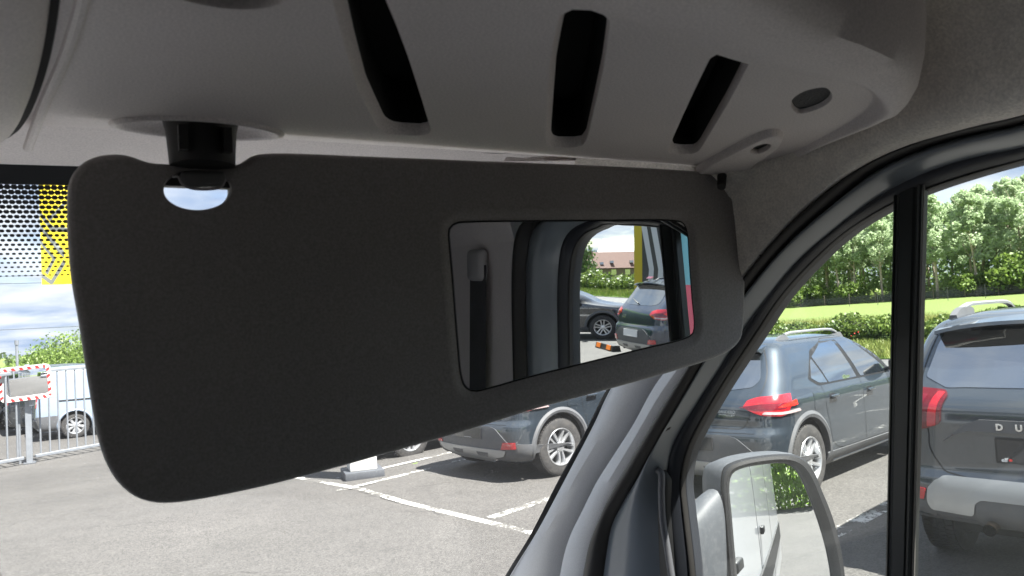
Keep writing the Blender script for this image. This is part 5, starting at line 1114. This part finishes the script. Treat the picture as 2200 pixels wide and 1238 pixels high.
# hedge along the road
def mk_hedge(name, s0, s1, t0, t1, h, dens, size, label, hv=.18):
    P = []
    n = int((t1-t0)*dens)
    for _ in range(n):
        t_ = rng.uniform(t0, t1); hh = h*(1+hv*math.sin(t_*.9+1.3*math.sin(t_*.37))+.10*math.sin(t_*3.1)); q = rng.random()
        sm = (s0+s1)/2; a = rng.uniform(0, PI); rr = rng.uniform(.62, 1.06)
        if q < .7: s_ = sm-(s1-s0)/2*math.cos(a)*rr*(.9+.1*math.sin(t_*2.3)); z = hh*abs(math.sin(a))**.6*rr
        else: s_ = s0+rng.uniform(-.12, .12); z = rng.uniform(.02, .75)*hh
        p = rd(s_, t_); P.append((p[0], p[1], gz(*p)+z))
    c0 = rd((s0+s1)/2, (t0+t1)/2); loc = (c0[0], c0[1], gz(*c0)); P = np.array(P)-np.array(loc)
    e = empty(name, loc, 0, label, 'hedge'); o = D.objects.new('foliage', leafmesh('foliage', P, size, M_hedge)); COL.objects.link(o); o.parent = e
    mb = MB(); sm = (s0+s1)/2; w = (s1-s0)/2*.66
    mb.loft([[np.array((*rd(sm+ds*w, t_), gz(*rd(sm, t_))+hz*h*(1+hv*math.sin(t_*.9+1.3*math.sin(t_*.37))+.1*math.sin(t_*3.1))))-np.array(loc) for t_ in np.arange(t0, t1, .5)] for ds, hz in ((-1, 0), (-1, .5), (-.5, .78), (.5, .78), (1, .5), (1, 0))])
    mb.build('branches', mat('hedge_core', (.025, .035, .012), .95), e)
mk_hedge('hedge', 30.4, 32.2, -14, 22, 1.10, 1400, .075, 'leafy green hedge behind the road verge, seen over the parked cars')
mk_hedge('hedge', 27.0, 28.6, -78, -14.2, 1.35, 420, .11, 'hedge in the vanity mirror, running below the red roofed house')
# poppies: small red dots in the hedge foot
pm = MB()
for px, py in ((1836, 717), (1844, 714), (1829, 722)):
    p = G(px, 745); d = ray(px, py); q = CAM+d*((30.25-0*1)/(d[0]*ND[0]+d[1]*ND[1])); v, f = rbox(q-np.array((.03, .03, .025)), q+np.array((.03, .03, .025)), .02, 1); pm.add(v, f)
o = pm.build('poppies', mat('poppy_red', (.6, .03, .02), .6)); tag(o, 'red poppies flowering at the front of the hedge', 'flowers', None, 'stuff')
# rough grass on the verge and in front of the hedge
def grass_strip(name, label, s0, s1, t0, t1, n, h):
    s_ = rng.uniform(s0, s1, n); t_ = rng.uniform(t0, t1, n); p = s_[:, None]*ND+t_[:, None]*TD; hh = h*rng.uniform(.4, 1.3, n); a = rng.uniform(0, 2*PI, n); w = .018
    z = np.array([gz(x, y) for x, y in p])
    le = rng.normal(size=(n, 2))*hh[:, None]*.35
    V = np.stack([np.c_[p[:, 0]-w*np.cos(a), p[:, 1]-w*np.sin(a), z], np.c_[p[:, 0]+w*np.cos(a), p[:, 1]+w*np.sin(a), z], np.c_[p[:, 0]+le[:, 0]+w*.3, p[:, 1]+le[:, 1], z+hh], np.c_[p[:, 0]+le[:, 0]-w*.3, p[:, 1]+le[:, 1], z+hh]], 1).reshape(-1, 3)
    me = D.meshes.new(name); me.vertices.add(4*n); me.vertices.foreach_set('co', V.astype(np.float32).ravel()); me.loops.add(4*n); me.loops.foreach_set('vertex_index', np.arange(4*n, dtype=np.int32)); me.polygons.add(n); me.polygons.foreach_set('loop_start', (np.arange(n)*4).astype(np.int32)); me.polygons.foreach_set('loop_total', np.full(n, 4, np.int32)); me.update(); me.validate(); me.materials.append(M_grassb)
    o = D.objects.new(name, me); COL.objects.link(o); tag(o, label, 'grass', None, 'stuff')
grass_strip('verge_grass', 'long rough grass between the road and the hedge', 23.4, 30.6, -16, 20, 60000, .28)
grass_strip('verge_grass_behind', 'bright grass of the verge seen in the vanity mirror', 23.4, 27.2, -75, -16, 30000, .3)
grass_strip('meadow_tufts', 'tall grass heads of the meadow just over the hedge', 33, 48, -8, 30, 40000, .45)

P = []
for x in np.arange(-4, 10.5, .25):
    for z in np.arange(.3, 3.6, .5): P.append(blob_points((x, -19+rng.uniform(-.3, .3), z), (.5, .5, .45), 45))
e = empty('tall_hedge', (3, -19, 0), 0, 'tall green hedge behind the van, mirrored at the top of the door mirror', 'hedge'); o = D.objects.new('foliage', leafmesh('foliage', np.vstack(P)-np.array((3, -19, 0)), .13, leaf_mat('sunlit_hedge_leaves', (.12, .22, .03), (.22, .38, .05), (.34, .50, .09), .65, .8))); COL.objects.link(o); o.parent = e  # hedge shows its shaded side; sunlight is put into the leaf colour
# ------------------------------------------------------------------ things in front of the windshield
M_galv = mat('galvanised_steel', (.30, .32, .35), .45, .6, var=.1, vscale=8); M_wpaint = mat('white_painted_metal', (.68, .68, .66), .45, var=.05, vscale=3, dirt=.25, dscale=4, dcol=(.35, .33, .28))
M_base = mat('dark_grey_base', (.06, .065, .075), .6, var=.1, vscale=5)
# white pillar on its dark foot
pb = G(768, 1030); pil = empty('sign_pillar', (pb[0]+.12, pb[1]+.16, gz(pb[0], pb[1])), R(-10), 'white square pillar on a dark grey foot between the bays', 'pillar')
t = MB(); v, f = rbox((-.25, -.25, -.02), (.25, .25, .10), .012, 2); t.add(v, f); t.build('pillar_foot', M_base, pil, True)
t = MB(); v, f = rbox((-.175, -.175, .10), (.17, .17, 2.0), .012, 2); t.add(v, f); t.build('pillar_shaft', M_wpaint, pil)
t = MB(); v, f = rbox((-.2, -.2, 2.0), (.2, .2, 2.08), .012, 2); t.add(v, f); t.build('pillar_cap', M_base, pil)
# gate of upright bars, two leaves and the square post between
def gpt(x, y): p = G(x, y); return np.array(p)
a_ = gpt(42, 1001); b_ = gpt(215, 969); u_ = (b_-a_)[:2]; u_ /= np.linalg.norm(u_)
def gate_leaf(p0, dirn, length, label, n0=0):
    zb = gz(p0[0], p0[1]); e = empty('barred_gate', (p0[0], p0[1], zb), math.atan2(dirn[1], dirn[0]), label, 'gate', 'leaves of the galvanised gate')
    t = MB(); v, f = rbox((0, -.03, .10), (length, .03, .17), .01, 1); t.add(v, f); t.build('bottom_rail', M_galv, e)
    t = MB(); v, f = rbox((0, -.03, 1.93), (length, .03, 2.0), .01, 1); t.add(v, f); t.build('top_rail', M_galv, e)
    m0 = None
    for i in range(int(length/.2)):
        x = .12+.2*i; t = MB(); t.tube([(x, 0, .16), (x, 0, 1.94)], .019, 6)
        if m0 is None: o = t.build('bar', M_galv, e); m0 = o.data; 
        else: o = D.objects.new('bar', m0); COL.objects.link(o); o.parent = e; o.location.x = .2*i
    return e
gp = gpt(64, 996)
gate_leaf(gp+np.array((*(u_*.12), 0)), u_, 4.4, 'right leaf of the barred gate, in front of the pale van')
gate_leaf(gp-np.array((*(u_*.12), 0)), -u_, 4.4, 'left leaf of the barred gate, beside the traffic mirror')
zb = gz(gp[0], gp[1]); po = empty('gate_post', (gp[0], gp[1], zb), 0, 'square steel post between the gate leaves, carrying the traffic mirror', 'post')
t = MB(); v, f = rbox((-.06, -.06, 0), (.06, .06, 2.05), .008, 1); t.add(v, f); t.build('post_tube', M_galv, po)
t = MB(); v, f = rbox((-.12, -.12, -.02), (.12, .12, .03), .008, 1); t.add(v, f); t.build('post_plate', M_base, po)
mp_ = empty('thin_mast', (gp[0]-.18, gp[1]+.1, zb), 0, 'thin grey mast rising above the traffic mirror', 'mast'); t = MB(); t.tube([(0, 0, 0), (0, 0, 2.62)], .028, 8); t.build('mast_tube', M_galv, mp_)
t = MB(); t.tube([(0, 0, 2.58), (0, 0, 2.68)], .04, 8); t.build('mast_head', M_galv, mp_)
# traffic mirror with red and white frame
def mk_tmirror():
    yy = gp[1]-.22; c = PY(54, 824, yy); th = R(-8)
    e = empty('traffic_mirror', tuple(c), th, 'convex traffic mirror in a red and white striped frame by the gate', 'traffic mirror')
    e.rotation_euler = (R(4), R(-3), th)
    def fr(u, v, h): return np.array((u, -h, v))
    Wd, Hd = .49, .37
    O = ccw(roundpoly([(-Wd, -Hd), (Wd, -Hd), (Wd, Hd), (-Wd, Hd)], .13, 8)); O = resample(O, 120, True); I = ccw(resample(roundpoly([(-.35, -.27), (.42, -.27), (.42, .29), (-.35, .29)], .09, 8), 120, True))
    k = int(np.argmin(np.linalg.norm(O-I[0]*1.25, axis=1))); O = np.roll(O, -k, 0)
    t = MB(); loops = []
    for a, h in ((0, -.05), (0, .0), (.04, .012), (.5, .014), (.96, .006), (1, -.004)): loops.append([fr(*(O[i]*(1-a)+I[i]*a), h) for i in range(120)])
    t.loft(loops, True); t.add([fr(p[0], p[1], -.05) for p in O], [tuple(range(120))]); fo = t.build('mirror_frame', M_wpaint, e)
    # red stripes run round the frame
    st = mat('stripe_red', (.55, .03, .03), .5); per = O; ns = 22
    Oc = offset2(O, .012); Ic = offset2(O, .075)
    for k in range(ns):
        i0 = k*120/ns; i1 = i0+120/ns*.42; sh = 1.3
        def at(A, i): i = i % 120; j = int(i); f = i-j; return A[j]*(1-f)+A[(j+1) % 120]*f
        q = [at(Oc, i0+sh), at(Oc, (i0+i1)/2+sh), at(Oc, i1+sh), at(Ic, i1), at(Ic, (i0+i1)/2), at(Ic, i0)]
        mesh('stripe', [fr(p[0], p[1], .0165) for p in q], [tuple(range(6))], st, fo, False)
    vv, fs = fill(offset2(I, .002), (), [(x, y) for x in np.arange(-.38, .46, .03) for y in np.arange(-.3, .32, .03) if inpoly(x, y, offset2(I, .02))])
    g = mesh('mirror_face', [fr(p[0], p[1], .02-(p[0]**2+p[1]**2)/(2*1.6)*.8) for p in vv], fs, M_mirror, e)
    t = MB(); t.box((.02, .04, -.5), (.10, .10, .4)); t.build('bracket', M_galv, e, False)
mk_tmirror()
# ---- vans beyond the gate
T_VAN = [(.22, .16, 4.7, .84, .12, .3, .02), (.30, .06, 4.92, .92, .12, .35, .02), (.45, .02, 4.98, .955, .10, .36, .03), (.62, .0, 5.0, .965, .09, .36, .03), (.80, .01, 4.97, .97, .08, .36, .03), (.95, .02, 4.86, .965, .08, .38, .03), (1.05, .03, 4.5, .96, .08, .36, .03), (1.15, .04, 4.1, .95, .08, .32, .03), (1.3, .06, 3.95, .935, .08, .28, .03), (1.6, .10, 3.55, .90, .09, .22, .03), (1.78, .14, 3.3, .865, .10, .2, .03), (1.88, .19, 3.1, .82, .10, .18, .03), (1.93, .28, 2.95, .74, .10, .16, .02), (1.955, .45, 2.8, .60, .1, .14, .02), (1.97, .8, 2.5, .3, .1, .1, 0), (1.972, 1.2, 2.2, .1, .04, .04, 0)]
def workvan(label, m, low, grp):
    root = empty('parked_van', label=label, cat='van', group=grp)
    c = Car(root, T_VAN, m, (.95, 4.05), .335, .22, 1.86); c.wheels(8, 'single')
    for sd in 'RL':
        if low: c.decal('lower_panel', sd, [(.04, .26), (.62, .26), (.60, .60), (.50, .66), (.04, .66)], M_clad, .006, r=.03); c.decal('sill_panel', sd, [(1.42, .26), (3.55, .26), (3.55, .42), (1.40, .44)], M_clad, .006, r=.03)
        c.decal('rail_slot', sd, [(.55, 1.02), (2.2, 1.0), (2.2, 1.05), (.55, 1.07)], M_gap, .003, r=.01); c.decal('flank_recess', sd, [(.35, 1.16), (1.6, 1.15), (1.6, 1.72), (.5, 1.74), (.38, 1.66)], m, .004, r=.06); c.seam(sd, [(1.75, .4), (1.74, 1.8)], .012); c.seam(sd, [(2.85, .4), (2.84, 1.8)], .012)
        c.decal('cab_window', sd, [(2.95, 1.15), (3.85, 1.15), (3.35, 1.72), (2.95, 1.74)], M_cglass, .005, r=.05); c.arch_ring(.95, sd, .05, m)
    c.decal('rear_window', 'B', [(-.72, 1.2), (-.06, 1.2), (-.06, 1.68), (-.66, 1.68)], M_cglass, .005, r=.05); c.decal('rear_window', 'B', [(.06, 1.2), (.72, 1.2), (.66, 1.68), (.06, 1.68)], M_cglass, .005, r=.05); c.seam('B', [(0, .62), (0, 1.8)], .014)
    for sg in (-1, 1): c.decal('taillight', 'B', [(sg*.82, .90), (sg*.93, .90), (sg*.93, 1.28), (sg*.84, 1.28)], M_red, .012, r=.02); c.decal('lens_clear', 'B', [(sg*.83, 1.0), (sg*.93, 1.0), (sg*.93, 1.08), (sg*.83, 1.08)], M_clear, .015, r=.01)
    c.decal('rear_bumper', 'B', [(-.94, .36), (.94, .36), (.94, .58), (-.94, .58)], M_clad, .03, r=.03); c.decal('number_plate', 'B', [(.2, .66), (.72, .66), (.72, .78), (.2, .78)], M_lplate, .02, r=.01)
    return root
tw = G(163, 941)
v1 = workvan('pale blue white van standing behind the gate, its rear wheel between the bars', M_vanwhite, True, 'vans parked beyond the gate'); wheel_at(v1, tw[0], tw[1], 84, .95, -.93)
v2 = workvan('dark van behind the gate, directly left of the pale van', M_blk, False, 'vans parked beyond the gate'); d2 = np.array((math.cos(R(84)), -math.sin(R(84))))
wheel_at(v2, tw[0]-.55-d2[0]*2.6, tw[1]-d2[1]*2.6, 84, .95, -.93)
v3 = copy_tree(v2); v3['label'] = 'second dark van behind the gate, farthest from the pale van'; wheel_at(v3, tw[0]-1.2-d2[0]*5.2, tw[1]-d2[1]*5.2, 84, .95, -.93)
cL = copy_tree(carA); cL['label'] = 'dark car cut off by the left picture edge beyond the gate'; cL['group'] = 'cars beyond the gate'; place(cL, -6.3, 20.2, 78)
# ---- bushes and distant trees on the left
M_far = leaf_mat('far_leaves', (.05, .08, .04), (.09, .13, .06), (.13, .17, .09), .3, .1)
bl = [bushmesh(7, 5.2, 13000, .095, M_bush, 10+k, 40) for k in range(3)]
for px, dist, s, i, lb in ((156, 50, .74, 0, 'round light green tree just left of the sun visor, tallest of its row'), (122, 56, .42, 1, 'low light green bush between the two larger trees on the left'), (88, 58, .5, 2, 'light green tree above the traffic mirror'), (205, 48, .85, 1, 'light green tree mostly hidden by the sun visor')):
    d = ray(px, 770); a = math.atan2(d[0], d[1]); p = np.array((math.sin(a)*dist, math.cos(a)*dist)); e = empty('young_tree', (p[0], p[1], gz(*p)-.3), i*1.3, lb, 'tree', 'light green trees beyond the gate'); e.scale = (s, s, s*.93)
    o = D.objects.new('crown', bl[i]); COL.objects.link(o); o.parent = e
    mb = MB(); mb.tube([(0, 0, -.2), (0, 0, 2.6)], [.16, .08], 7); mb.build('trunk', M_bark2, e)
P = []
for x in np.arange(-150, 60, 4.): P.append(blob_points((x, 240+20*math.sin(x*.05), 1.0+1.0*math.sin(x*.13)), (4, 4, 2.4), 60))
o = D.objects.new('far_treeline', leafmesh('far_treeline', np.vstack(P), .8, M_far)); COL.objects.link(o); tag(o, 'hazy far line of trees low on the horizon left', 'treeline', None, 'stuff')
# rough bank of grass behind the vans
n = 26000; xx = rng.uniform(-12, 14, n); yy_ = 31+rng.uniform(0, 1, n)**1.5*16; hh = .5*rng.uniform(.4, 1.3, n); w = .03; z = np.array([gz(x, y)+.9*sst(31, 40, y)*.6 for x, y in zip(xx, yy_)])
V = np.stack([np.c_[xx-w, yy_, z], np.c_[xx+w, yy_, z], np.c_[xx+rng.normal(size=n)*.15, yy_+rng.normal(size=n)*.1, z+hh]], 1).reshape(-1, 3)
me = D.meshes.new('bank_grass'); me.from_pydata(V.tolist(), [], np.arange(3*n).reshape(-1, 3).tolist()); me.materials.append(M_grassb); o = D.objects.new('bank_grass', me); COL.objects.link(o); tag(o, 'rough grass on the bank behind the parked vans', 'grass', None, 'stuff')
bk = MB(); xs = np.arange(-16, 18, 2.); bk.loft([[(x, y, gz(x, y)+.54*sst(31, 40, y)+.02) for x in xs] for y in (30.4, 31, 33, 35, 37, 40, 60, 90)]); o = bk.build('grass_bank', M_verge); o['kind'] = 'structure'
kb = MB(); kb.box((-14, 30.2, -.6), (12, 30.45, -.42)); o = kb.build('far_kerb', mat('brown_kerb', (.16, .12, .09), .9), None, False); o['kind'] = 'structure'
# overhead wires
wr_ = empty('power_lines', (0, 60, 0), 0, 'thin overhead wires crossing the sky at the left', 'wires')
for i, (z0, z1) in enumerate(((6.4, 6.9), (6.9, 7.4), (9.6, 10.4), (10.2, 11.0), (3.4, 3.7))):
    t = MB(); q = [(-60+120*k/24, 0, z0+(z1-z0)*k/24+.0006*((k-12)*5)**2) for k in range(25)]; t.tube(q, .022, 4); t.build('wire', M_wire, wr_)

# ---- flags with stripes
M_yel = mat('flag_yellow', (.48, .38, .008), .6); M_fgrey = mat('flag_grey', (.11, .12, .11), .6); M_fblack = mat('flag_black', (.02, .021, .024), .6); M_fwhite = mat('flag_white', (.5, .52, .54), .6)
def flag_mesh(name, w, h, regions, mats, wave=.03, parent=None):
    """cloth sheet in x (width) and z (height); regions: list of (polygon, material index); the rest is material 0. Sheet cut along the print"""
    L = [[(0, 0), (w, 0), (w, h), (0, h)]]
    obs = []
    def cloth(nm, poly, m, off):
        P = ccw(poly); P2 = []
        for i in range(len(P)):
            a, b = P[i], P[(i+1) % len(P)]; n_ = max(1, int(np.linalg.norm(b-a)/.12)); P2 += [tuple(a+(b-a)*k/n_) for k in range(n_)]
        ex = [(x, y) for x in np.arange(.06, w, .12) for y in np.arange(.06, h, .12) if inpoly(x, y, offset2(P, .02))]
        vv, fs = fill(P2, (), ex)
        V = [(x, off+wave*math.sin(x*5+z*1.1), z) for x, z in vv]; V2 = [(x, -off+wave*math.sin(x*5+z*1.1), z) for x, z in vv]; n_ = len(V)
        return mesh(nm, V+V2, fs+[tuple(i+n_ for i in q[::-1]) for q in fs], m, parent)
    cloth(name, L[0], mats[0], .002)
    for poly, mi in regions:
        q = [(min(w, max(0, x)), min(h, max(0, z))) for x, z in poly]; cloth('stripe', q, mats[mi], .005)
# yellow flag with grey zigzags, upper left
def yflag():
    Y0 = 25.0; a = PY(90, 612, Y0); b = PY(175, 600, Y0); top = PY(85, 330, Y0)
    e = empty('yellow_flag', (a[0], Y0, a[2]), R(0), 'yellow advertising flag with grey zigzag stripes hanging left of the sun visor', 'flag')
    w = 2.3; h = 6.4; s = (PY(150, 612, Y0)-PY(90, 612, Y0))[0]/60     # metres per pixel here
    def q(*P): return [((x-90)*s, (612-y)*s) for x, y in P]
    regs = [(q((90, 583), (90, 594), (108, 611), (113, 611), (142, 560), (139, 548), (110, 600)), 1), (q((97, 581), (103, 587), (122, 545), (100, 515), (90, 497), (90, 510), (114, 547)), 1), (q((90, 460), (90, 472), (128, 532), (140, 545), (140, 528)), 1), (q((90, 425), (90, 437), (112, 476), (125, 478), (150, 480), (150, 468), (120, 466), (112, 458)), 1), (q((140, 405), (150, 405), (112, 452), (106, 444), (125, 425)), 1), (q((150, 560), (160, 570), (190, 500), (180, 490)), 1)]
    flag_mesh('flag_cloth', w, h, regs, [M_yel, M_fgrey], .04, e)
    t = MB(); t.tube([(w+.02, 0, h+.1), (w+.02, 0, -a[2]-.6)], .03, 8); t.build('flag_pole', M_galv, e)
yflag()

# ---- what the vanity mirror shows behind the van
def mray(x, y):
    p = hit(x, y, vn, vo_-vn*.0048); d = ray(x, y); return p, d-2*(d@vn)*vn
def mpt(x, y, dist):     # point at horizontal distance `dist` along the mirrored ray
    p, d = mray(x, y); return p+d*(dist/math.hypot(d[0], d[1]))
def mground(x, y): p, d = mray(x, y); return p+d*((0-p[2])/d[2])
mE = mpt(1370, 700, 15.0)
M_silverlit = M_navy
suvE = copy_tree(carA); suvE['label'] = 'dark blue car with rear spoiler and white number plate, seen in the vanity mirror'; suvE['group'] = 'cars seen in the vanity mirror'
for ch in suvE.children_recursive:
    if ch.type == 'MESH' and ch.name.startswith('body'): ch.data = ch.data.copy(); ch.data.materials[0] = M_navy
    if ch.type == 'MESH' and ch.name.startswith('number_plate'): ch.data = ch.data.copy(); ch.data.materials[0] = M_lplate
e_ = mpt(1322, 700, 14.6); wheel_at(suvE, e_[0], e_[1], 77, .10, -.87); suvE.scale = (1.05, 1.03, 1.06)
sF = copy_tree(carA); sF['label'] = 'black car whose front wheel and bonnet show in the vanity mirror'; sF['group'] = 'cars seen in the vanity mirror'
for ch in sF.children_recursive:
    if ch.type == 'MESH' and ch.name.startswith('body'): ch.data = ch.data.copy(); ch.data.materials[0] = M_blk
fw_ = mground(1297, 716); wheel_at(sF, fw_[0], fw_[1], 46, 3.30, -.89); sF.scale = (1.05, 1, .92)
# wheel stop with orange reflectors
a = mground(1288, 746); b = mground(1324, 756); cst = empty('wheel_stop', ((a[0]+b[0])/2, (a[1]+b[1])/2, 0), math.atan2(b[1]-a[1], b[0]-a[0]), 'black rubber wheel stop with orange reflectors, seen in the vanity mirror', 'wheel stop')
ln_ = float(np.linalg.norm((b-a)[:2])); t = MB(); t.loft([[(x, -.11, 0), (x, -.08, .13), (x, .08, .13), (x, .11, 0)] for x in (-ln_/2, ln_/2)], True, True); t.build('stop_body', M_black, cst, False)
for x in (-.3, .3):
    t = MB(); t.loft([[(x*ln_+dx, yy-.008*np.sign(-yy)*0+(.012 if yy > 0 else -.012), zz) for yy, zz in ((-.105, .03), (-.085, .12), (.085, .13), (.105, .03))] for dx in (-.12*ln_, .12*ln_)], True, True); t.build('reflector', M_orange, cst, False)
# striped pylon banner
p0 = mpt(1364, 625, 18.5); p1 = mpt(1442, 625, 17.2); e = empty('striped_banner', (p0[0], p0[1], 0), math.atan2((p1-p0)[1], (p1-p0)[0]), 'tall black banner with white chevrons and a yellow edge, seen in the vanity mirror', 'banner')
bw = float(np.linalg.norm((p1-p0)[:2])); bh = 4.2; k = bw/78.
def q(*P): return [((x-1364)*k, 1.8+(575-y)*k*1.0) for x, y in P]
regs = [([(0, 0), (.22*bw, 0), (.22*bw, bh), (0, bh)], 1)]
for off in (0, 21, 42):
    regs.append((q((1368+off, 480), (1381+off, 480), (1407+off, 576), (1397+off, 640), (1385+off, 640), (1396+off, 577)), 2))
flag_mesh('banner_cloth', bw, bh, [r for r in regs if max(p[0] for p in r[0]) <= bw*1.15], [M_fblack, M_yel, M_fwhite], .01, e)
# multicoloured showroom banner with the diamond emblem, beyond the division bar
p0 = mpt(1462, 650, 6.6); p1 = mpt(1500, 650, 6.2); e = empty('advertising_banner', (p0[0], p0[1], 0), math.atan2((p1-p0)[1], (p1-p0)[0]), 'banner in blue, red, orange and grey bands at the right edge of the vanity mirror', 'banner')
bw = float(np.linalg.norm((p1-p0)[:2]))*1.6; k = bw/1.6/38.; z_ = lambda y: 1.8+(573-y)*k*1.02
t_cols = [(480, 540, (.10, .28, .42)), (540, 585, (.16, .42, .50)), (585, 636, (.62, .10, .16)), (636, 668, (.30, .22, .30)), (668, 700, (.16, .20, .30)), (700, 900, (.14, .17, .28))]
for i, (ya, yb_, c) in enumerate(t_cols):
    t = MB(); t.box((0, -.012, max(0, z_(yb_))), (bw, .012, z_(ya) if i else 3.0)); t.build('colour_band', mat('banner_colour_%d' % i, c, .5), e, False)
sg_ = -1
M_oran = mat('banner_orange', (.62, .20, .06), .5)
P = ccw([((x-1462)*k, z_(y)) for x, y in ((1462, 770), (1480, 760), (1478, 700), (1470, 665), (1466, 690), (1462, 700))]); t = MB(); n_ = len(P)
for yy in (-.016, .016): t.add([(p[0], yy, p[1]) for p in P], [tuple(range(n_))])
t.build('orange_flame', M_oran, e, False)
t = MB()      # diamond emblem outline
for yy in (-.020, .020):
    cx_, cz_ = (1484-1462)*k, z_(716)
    for sc_ in (1.0,):
        O = [(0, 22*k), (9*k, 0), (0, -22*k), (-9*k, 0)]; I_ = [(x*.62, z*.62) for x, z in O]
        t.loft([[(cx_+x, yy, cz_+z) for x, z in O], [(cx_+x, yy, cz_+z) for x, z in I_]], True)
t.build('diamond_emblem', M_fwhite, e, False)['kind'] = 'stuff'
for x in (.03, bw-.03): t = MB(); t.tube([(x, .05, 0), (x, .05, 3.05)], .02, 8); t.build('banner_pole', M_galv, e)
# house with the red roof and its garden
M_brick = mat('house_brick', (.17, .125, .10), .85, var=.15, vscale=4); M_tile = mat('roof_tile', (.13, .065, .048), .8, var=.12, vscale=3, bump=.5, bscale=6, bdist=.05)
hb = mpt(1298, 590, 128); ang = math.atan2(hb[1], hb[0]); hs = empty('red_roof_house', (hb[0], hb[1], gz(hb[0], hb[1])-.2), ang-PI/2-R(16), 'brick house with a long red tiled roof, seen small in the vanity mirror', 'house'); hs.scale = (.8, .8, .74)
def gable(nm, x0, x1, y0, y1, zw, zr, m):
    t = MB(); ym = (y0+y1)/2; o = .3
    t.add([(x0-o, y0-o, zw-.15), (x1+o, y0-o, zw-.15), (x1+o, ym, zr), (x0-o, ym, zr)], [(0, 1, 2, 3)]); t.add([(x0-o, y1+o, zw-.15), (x1+o, y1+o, zw-.15), (x1+o, ym, zr), (x0-o, ym, zr)], [(3, 2, 1, 0)])
    t.add([(x0-o, y0-o, zw-.3), (x1+o, y0-o, zw-.3), (x1+o, ym, zr-.15), (x0-o, ym, zr-.15)], [(0, 1, 2, 3)]); return t.build(nm, m, hs, False)
def walls(x0, x1, y0, y1, zw, zr):
    t = MB(); ym = (y0+y1)/2; t.box((x0, y0, 0), (x1, y1, zw)); t.add([(x0, y0, zw), (x0, y1, zw), (x0, ym, zr-.2)], [(0, 1, 2)]); t.add([(x1, y0, zw), (x1, y1, zw), (x1, ym, zr-.2)], [(0, 1, 2)]); t.build('wall', M_brick, hs, False)
walls(-9, 7, -4, 5, 2.6, 6.0); rf = gable('roof', -9, 7, -4, 5, 2.6, 6.2, M_tile); walls(4, 10.5, -6, -1, 2.5, 4.2); gable('roof', 4, 10.5, -6, -1, 2.5, 4.6, M_tile)
t = MB(); t.box((3.0, -2.2, 4), (3.9, -1.3, 6.4)); t.build('chimney', M_brick, rf, False)
for x, y, z in ((-5.5, -3.0, 3.9), (-1.2, -3.0, 3.9), (1.0, -3.0, 3.6)): t = MB(); t.box((x, y-.25, z-.30), (x+.8, y+.25, z+.22)); t.build('roof_window', M_cglass, rf, False)
for x in (-7.5, -4.5, -1.5, 1.5): t = MB(); t.box((x, -4.06, .9), (x+1.1, -3.98, 2.1)); t.build('window', M_cglass, hs, False)
h2 = mpt(1357, 575, 135); hs2 = empty('barn', (h2[0], h2[1], gz(h2[0], h2[1])), ang-PI/2+R(20), 'dark brick barn with a pale roof beside the striped banner in the vanity mirror', 'barn')
hs_o = hs; hs = hs2; walls(-3.5, 5, -3, 3, 4.6, 6.8); gable('roof', -3.5, 5, -3, 3, 4.6, 7.0, mat('barn_roof', (.42, .42, .44), .6)); hs = hs_o
tr_ = bushmesh(6.5, 8.5, 5200, .22, leaf_mat('garden_leaves', (.03, .07, .015), (.07, .13, .03), (.12, .19, .05), .3, .5), 40, 34)
for px, py, dd, s, lb in ((1236, 600, 70, .62, 'dense green tree at the left edge of the mirrored window view'), (1352, 545, 150, .75, 'pale tree behind the barn in the vanity mirror'), (1275, 575, 150, .62, 'tree behind the red roofed house in the vanity mirror')):
    p = mpt(px, py, dd); e = empty('garden_tree', (p[0], p[1], gz(p[0], p[1])), s*3, lb, 'tree', 'trees around the red roofed house'); e.scale = (s, s, s); o = D.objects.new('crown', tr_); COL.objects.link(o); o.parent = e
    mb = MB(); mb.tube([(0, 0, -.2), (0, 0, 4)], [.2, .1], 7); mb.build('trunk', M_bark2, e)
# ---- the dealer's hall, left of the drive (reflected in the traffic mirror)
hl_ = empty('dealer_hall', (-12, -4, 0), 0, 'long pale showroom hall reflected in the traffic mirror', 'building')
t = MB(); t.box((-14, -26, -1), (0, 22, 5.2)); t.build('wall', mat('hall_panels', (.48, .50, .53), .5, var=.05, vscale=.5), hl_, False)
for i in range(9): t = MB(); t.box((.0, -24+5*i, .6), (.06, -20.4+5*i, 3.4)); t.build('window', M_cglass, hl_, False)
t = MB(); t.box((-14.2, -26.2, 5.2), (.3, 22.2, 5.6)); t.build('roof_edge', M_base, hl_, False)
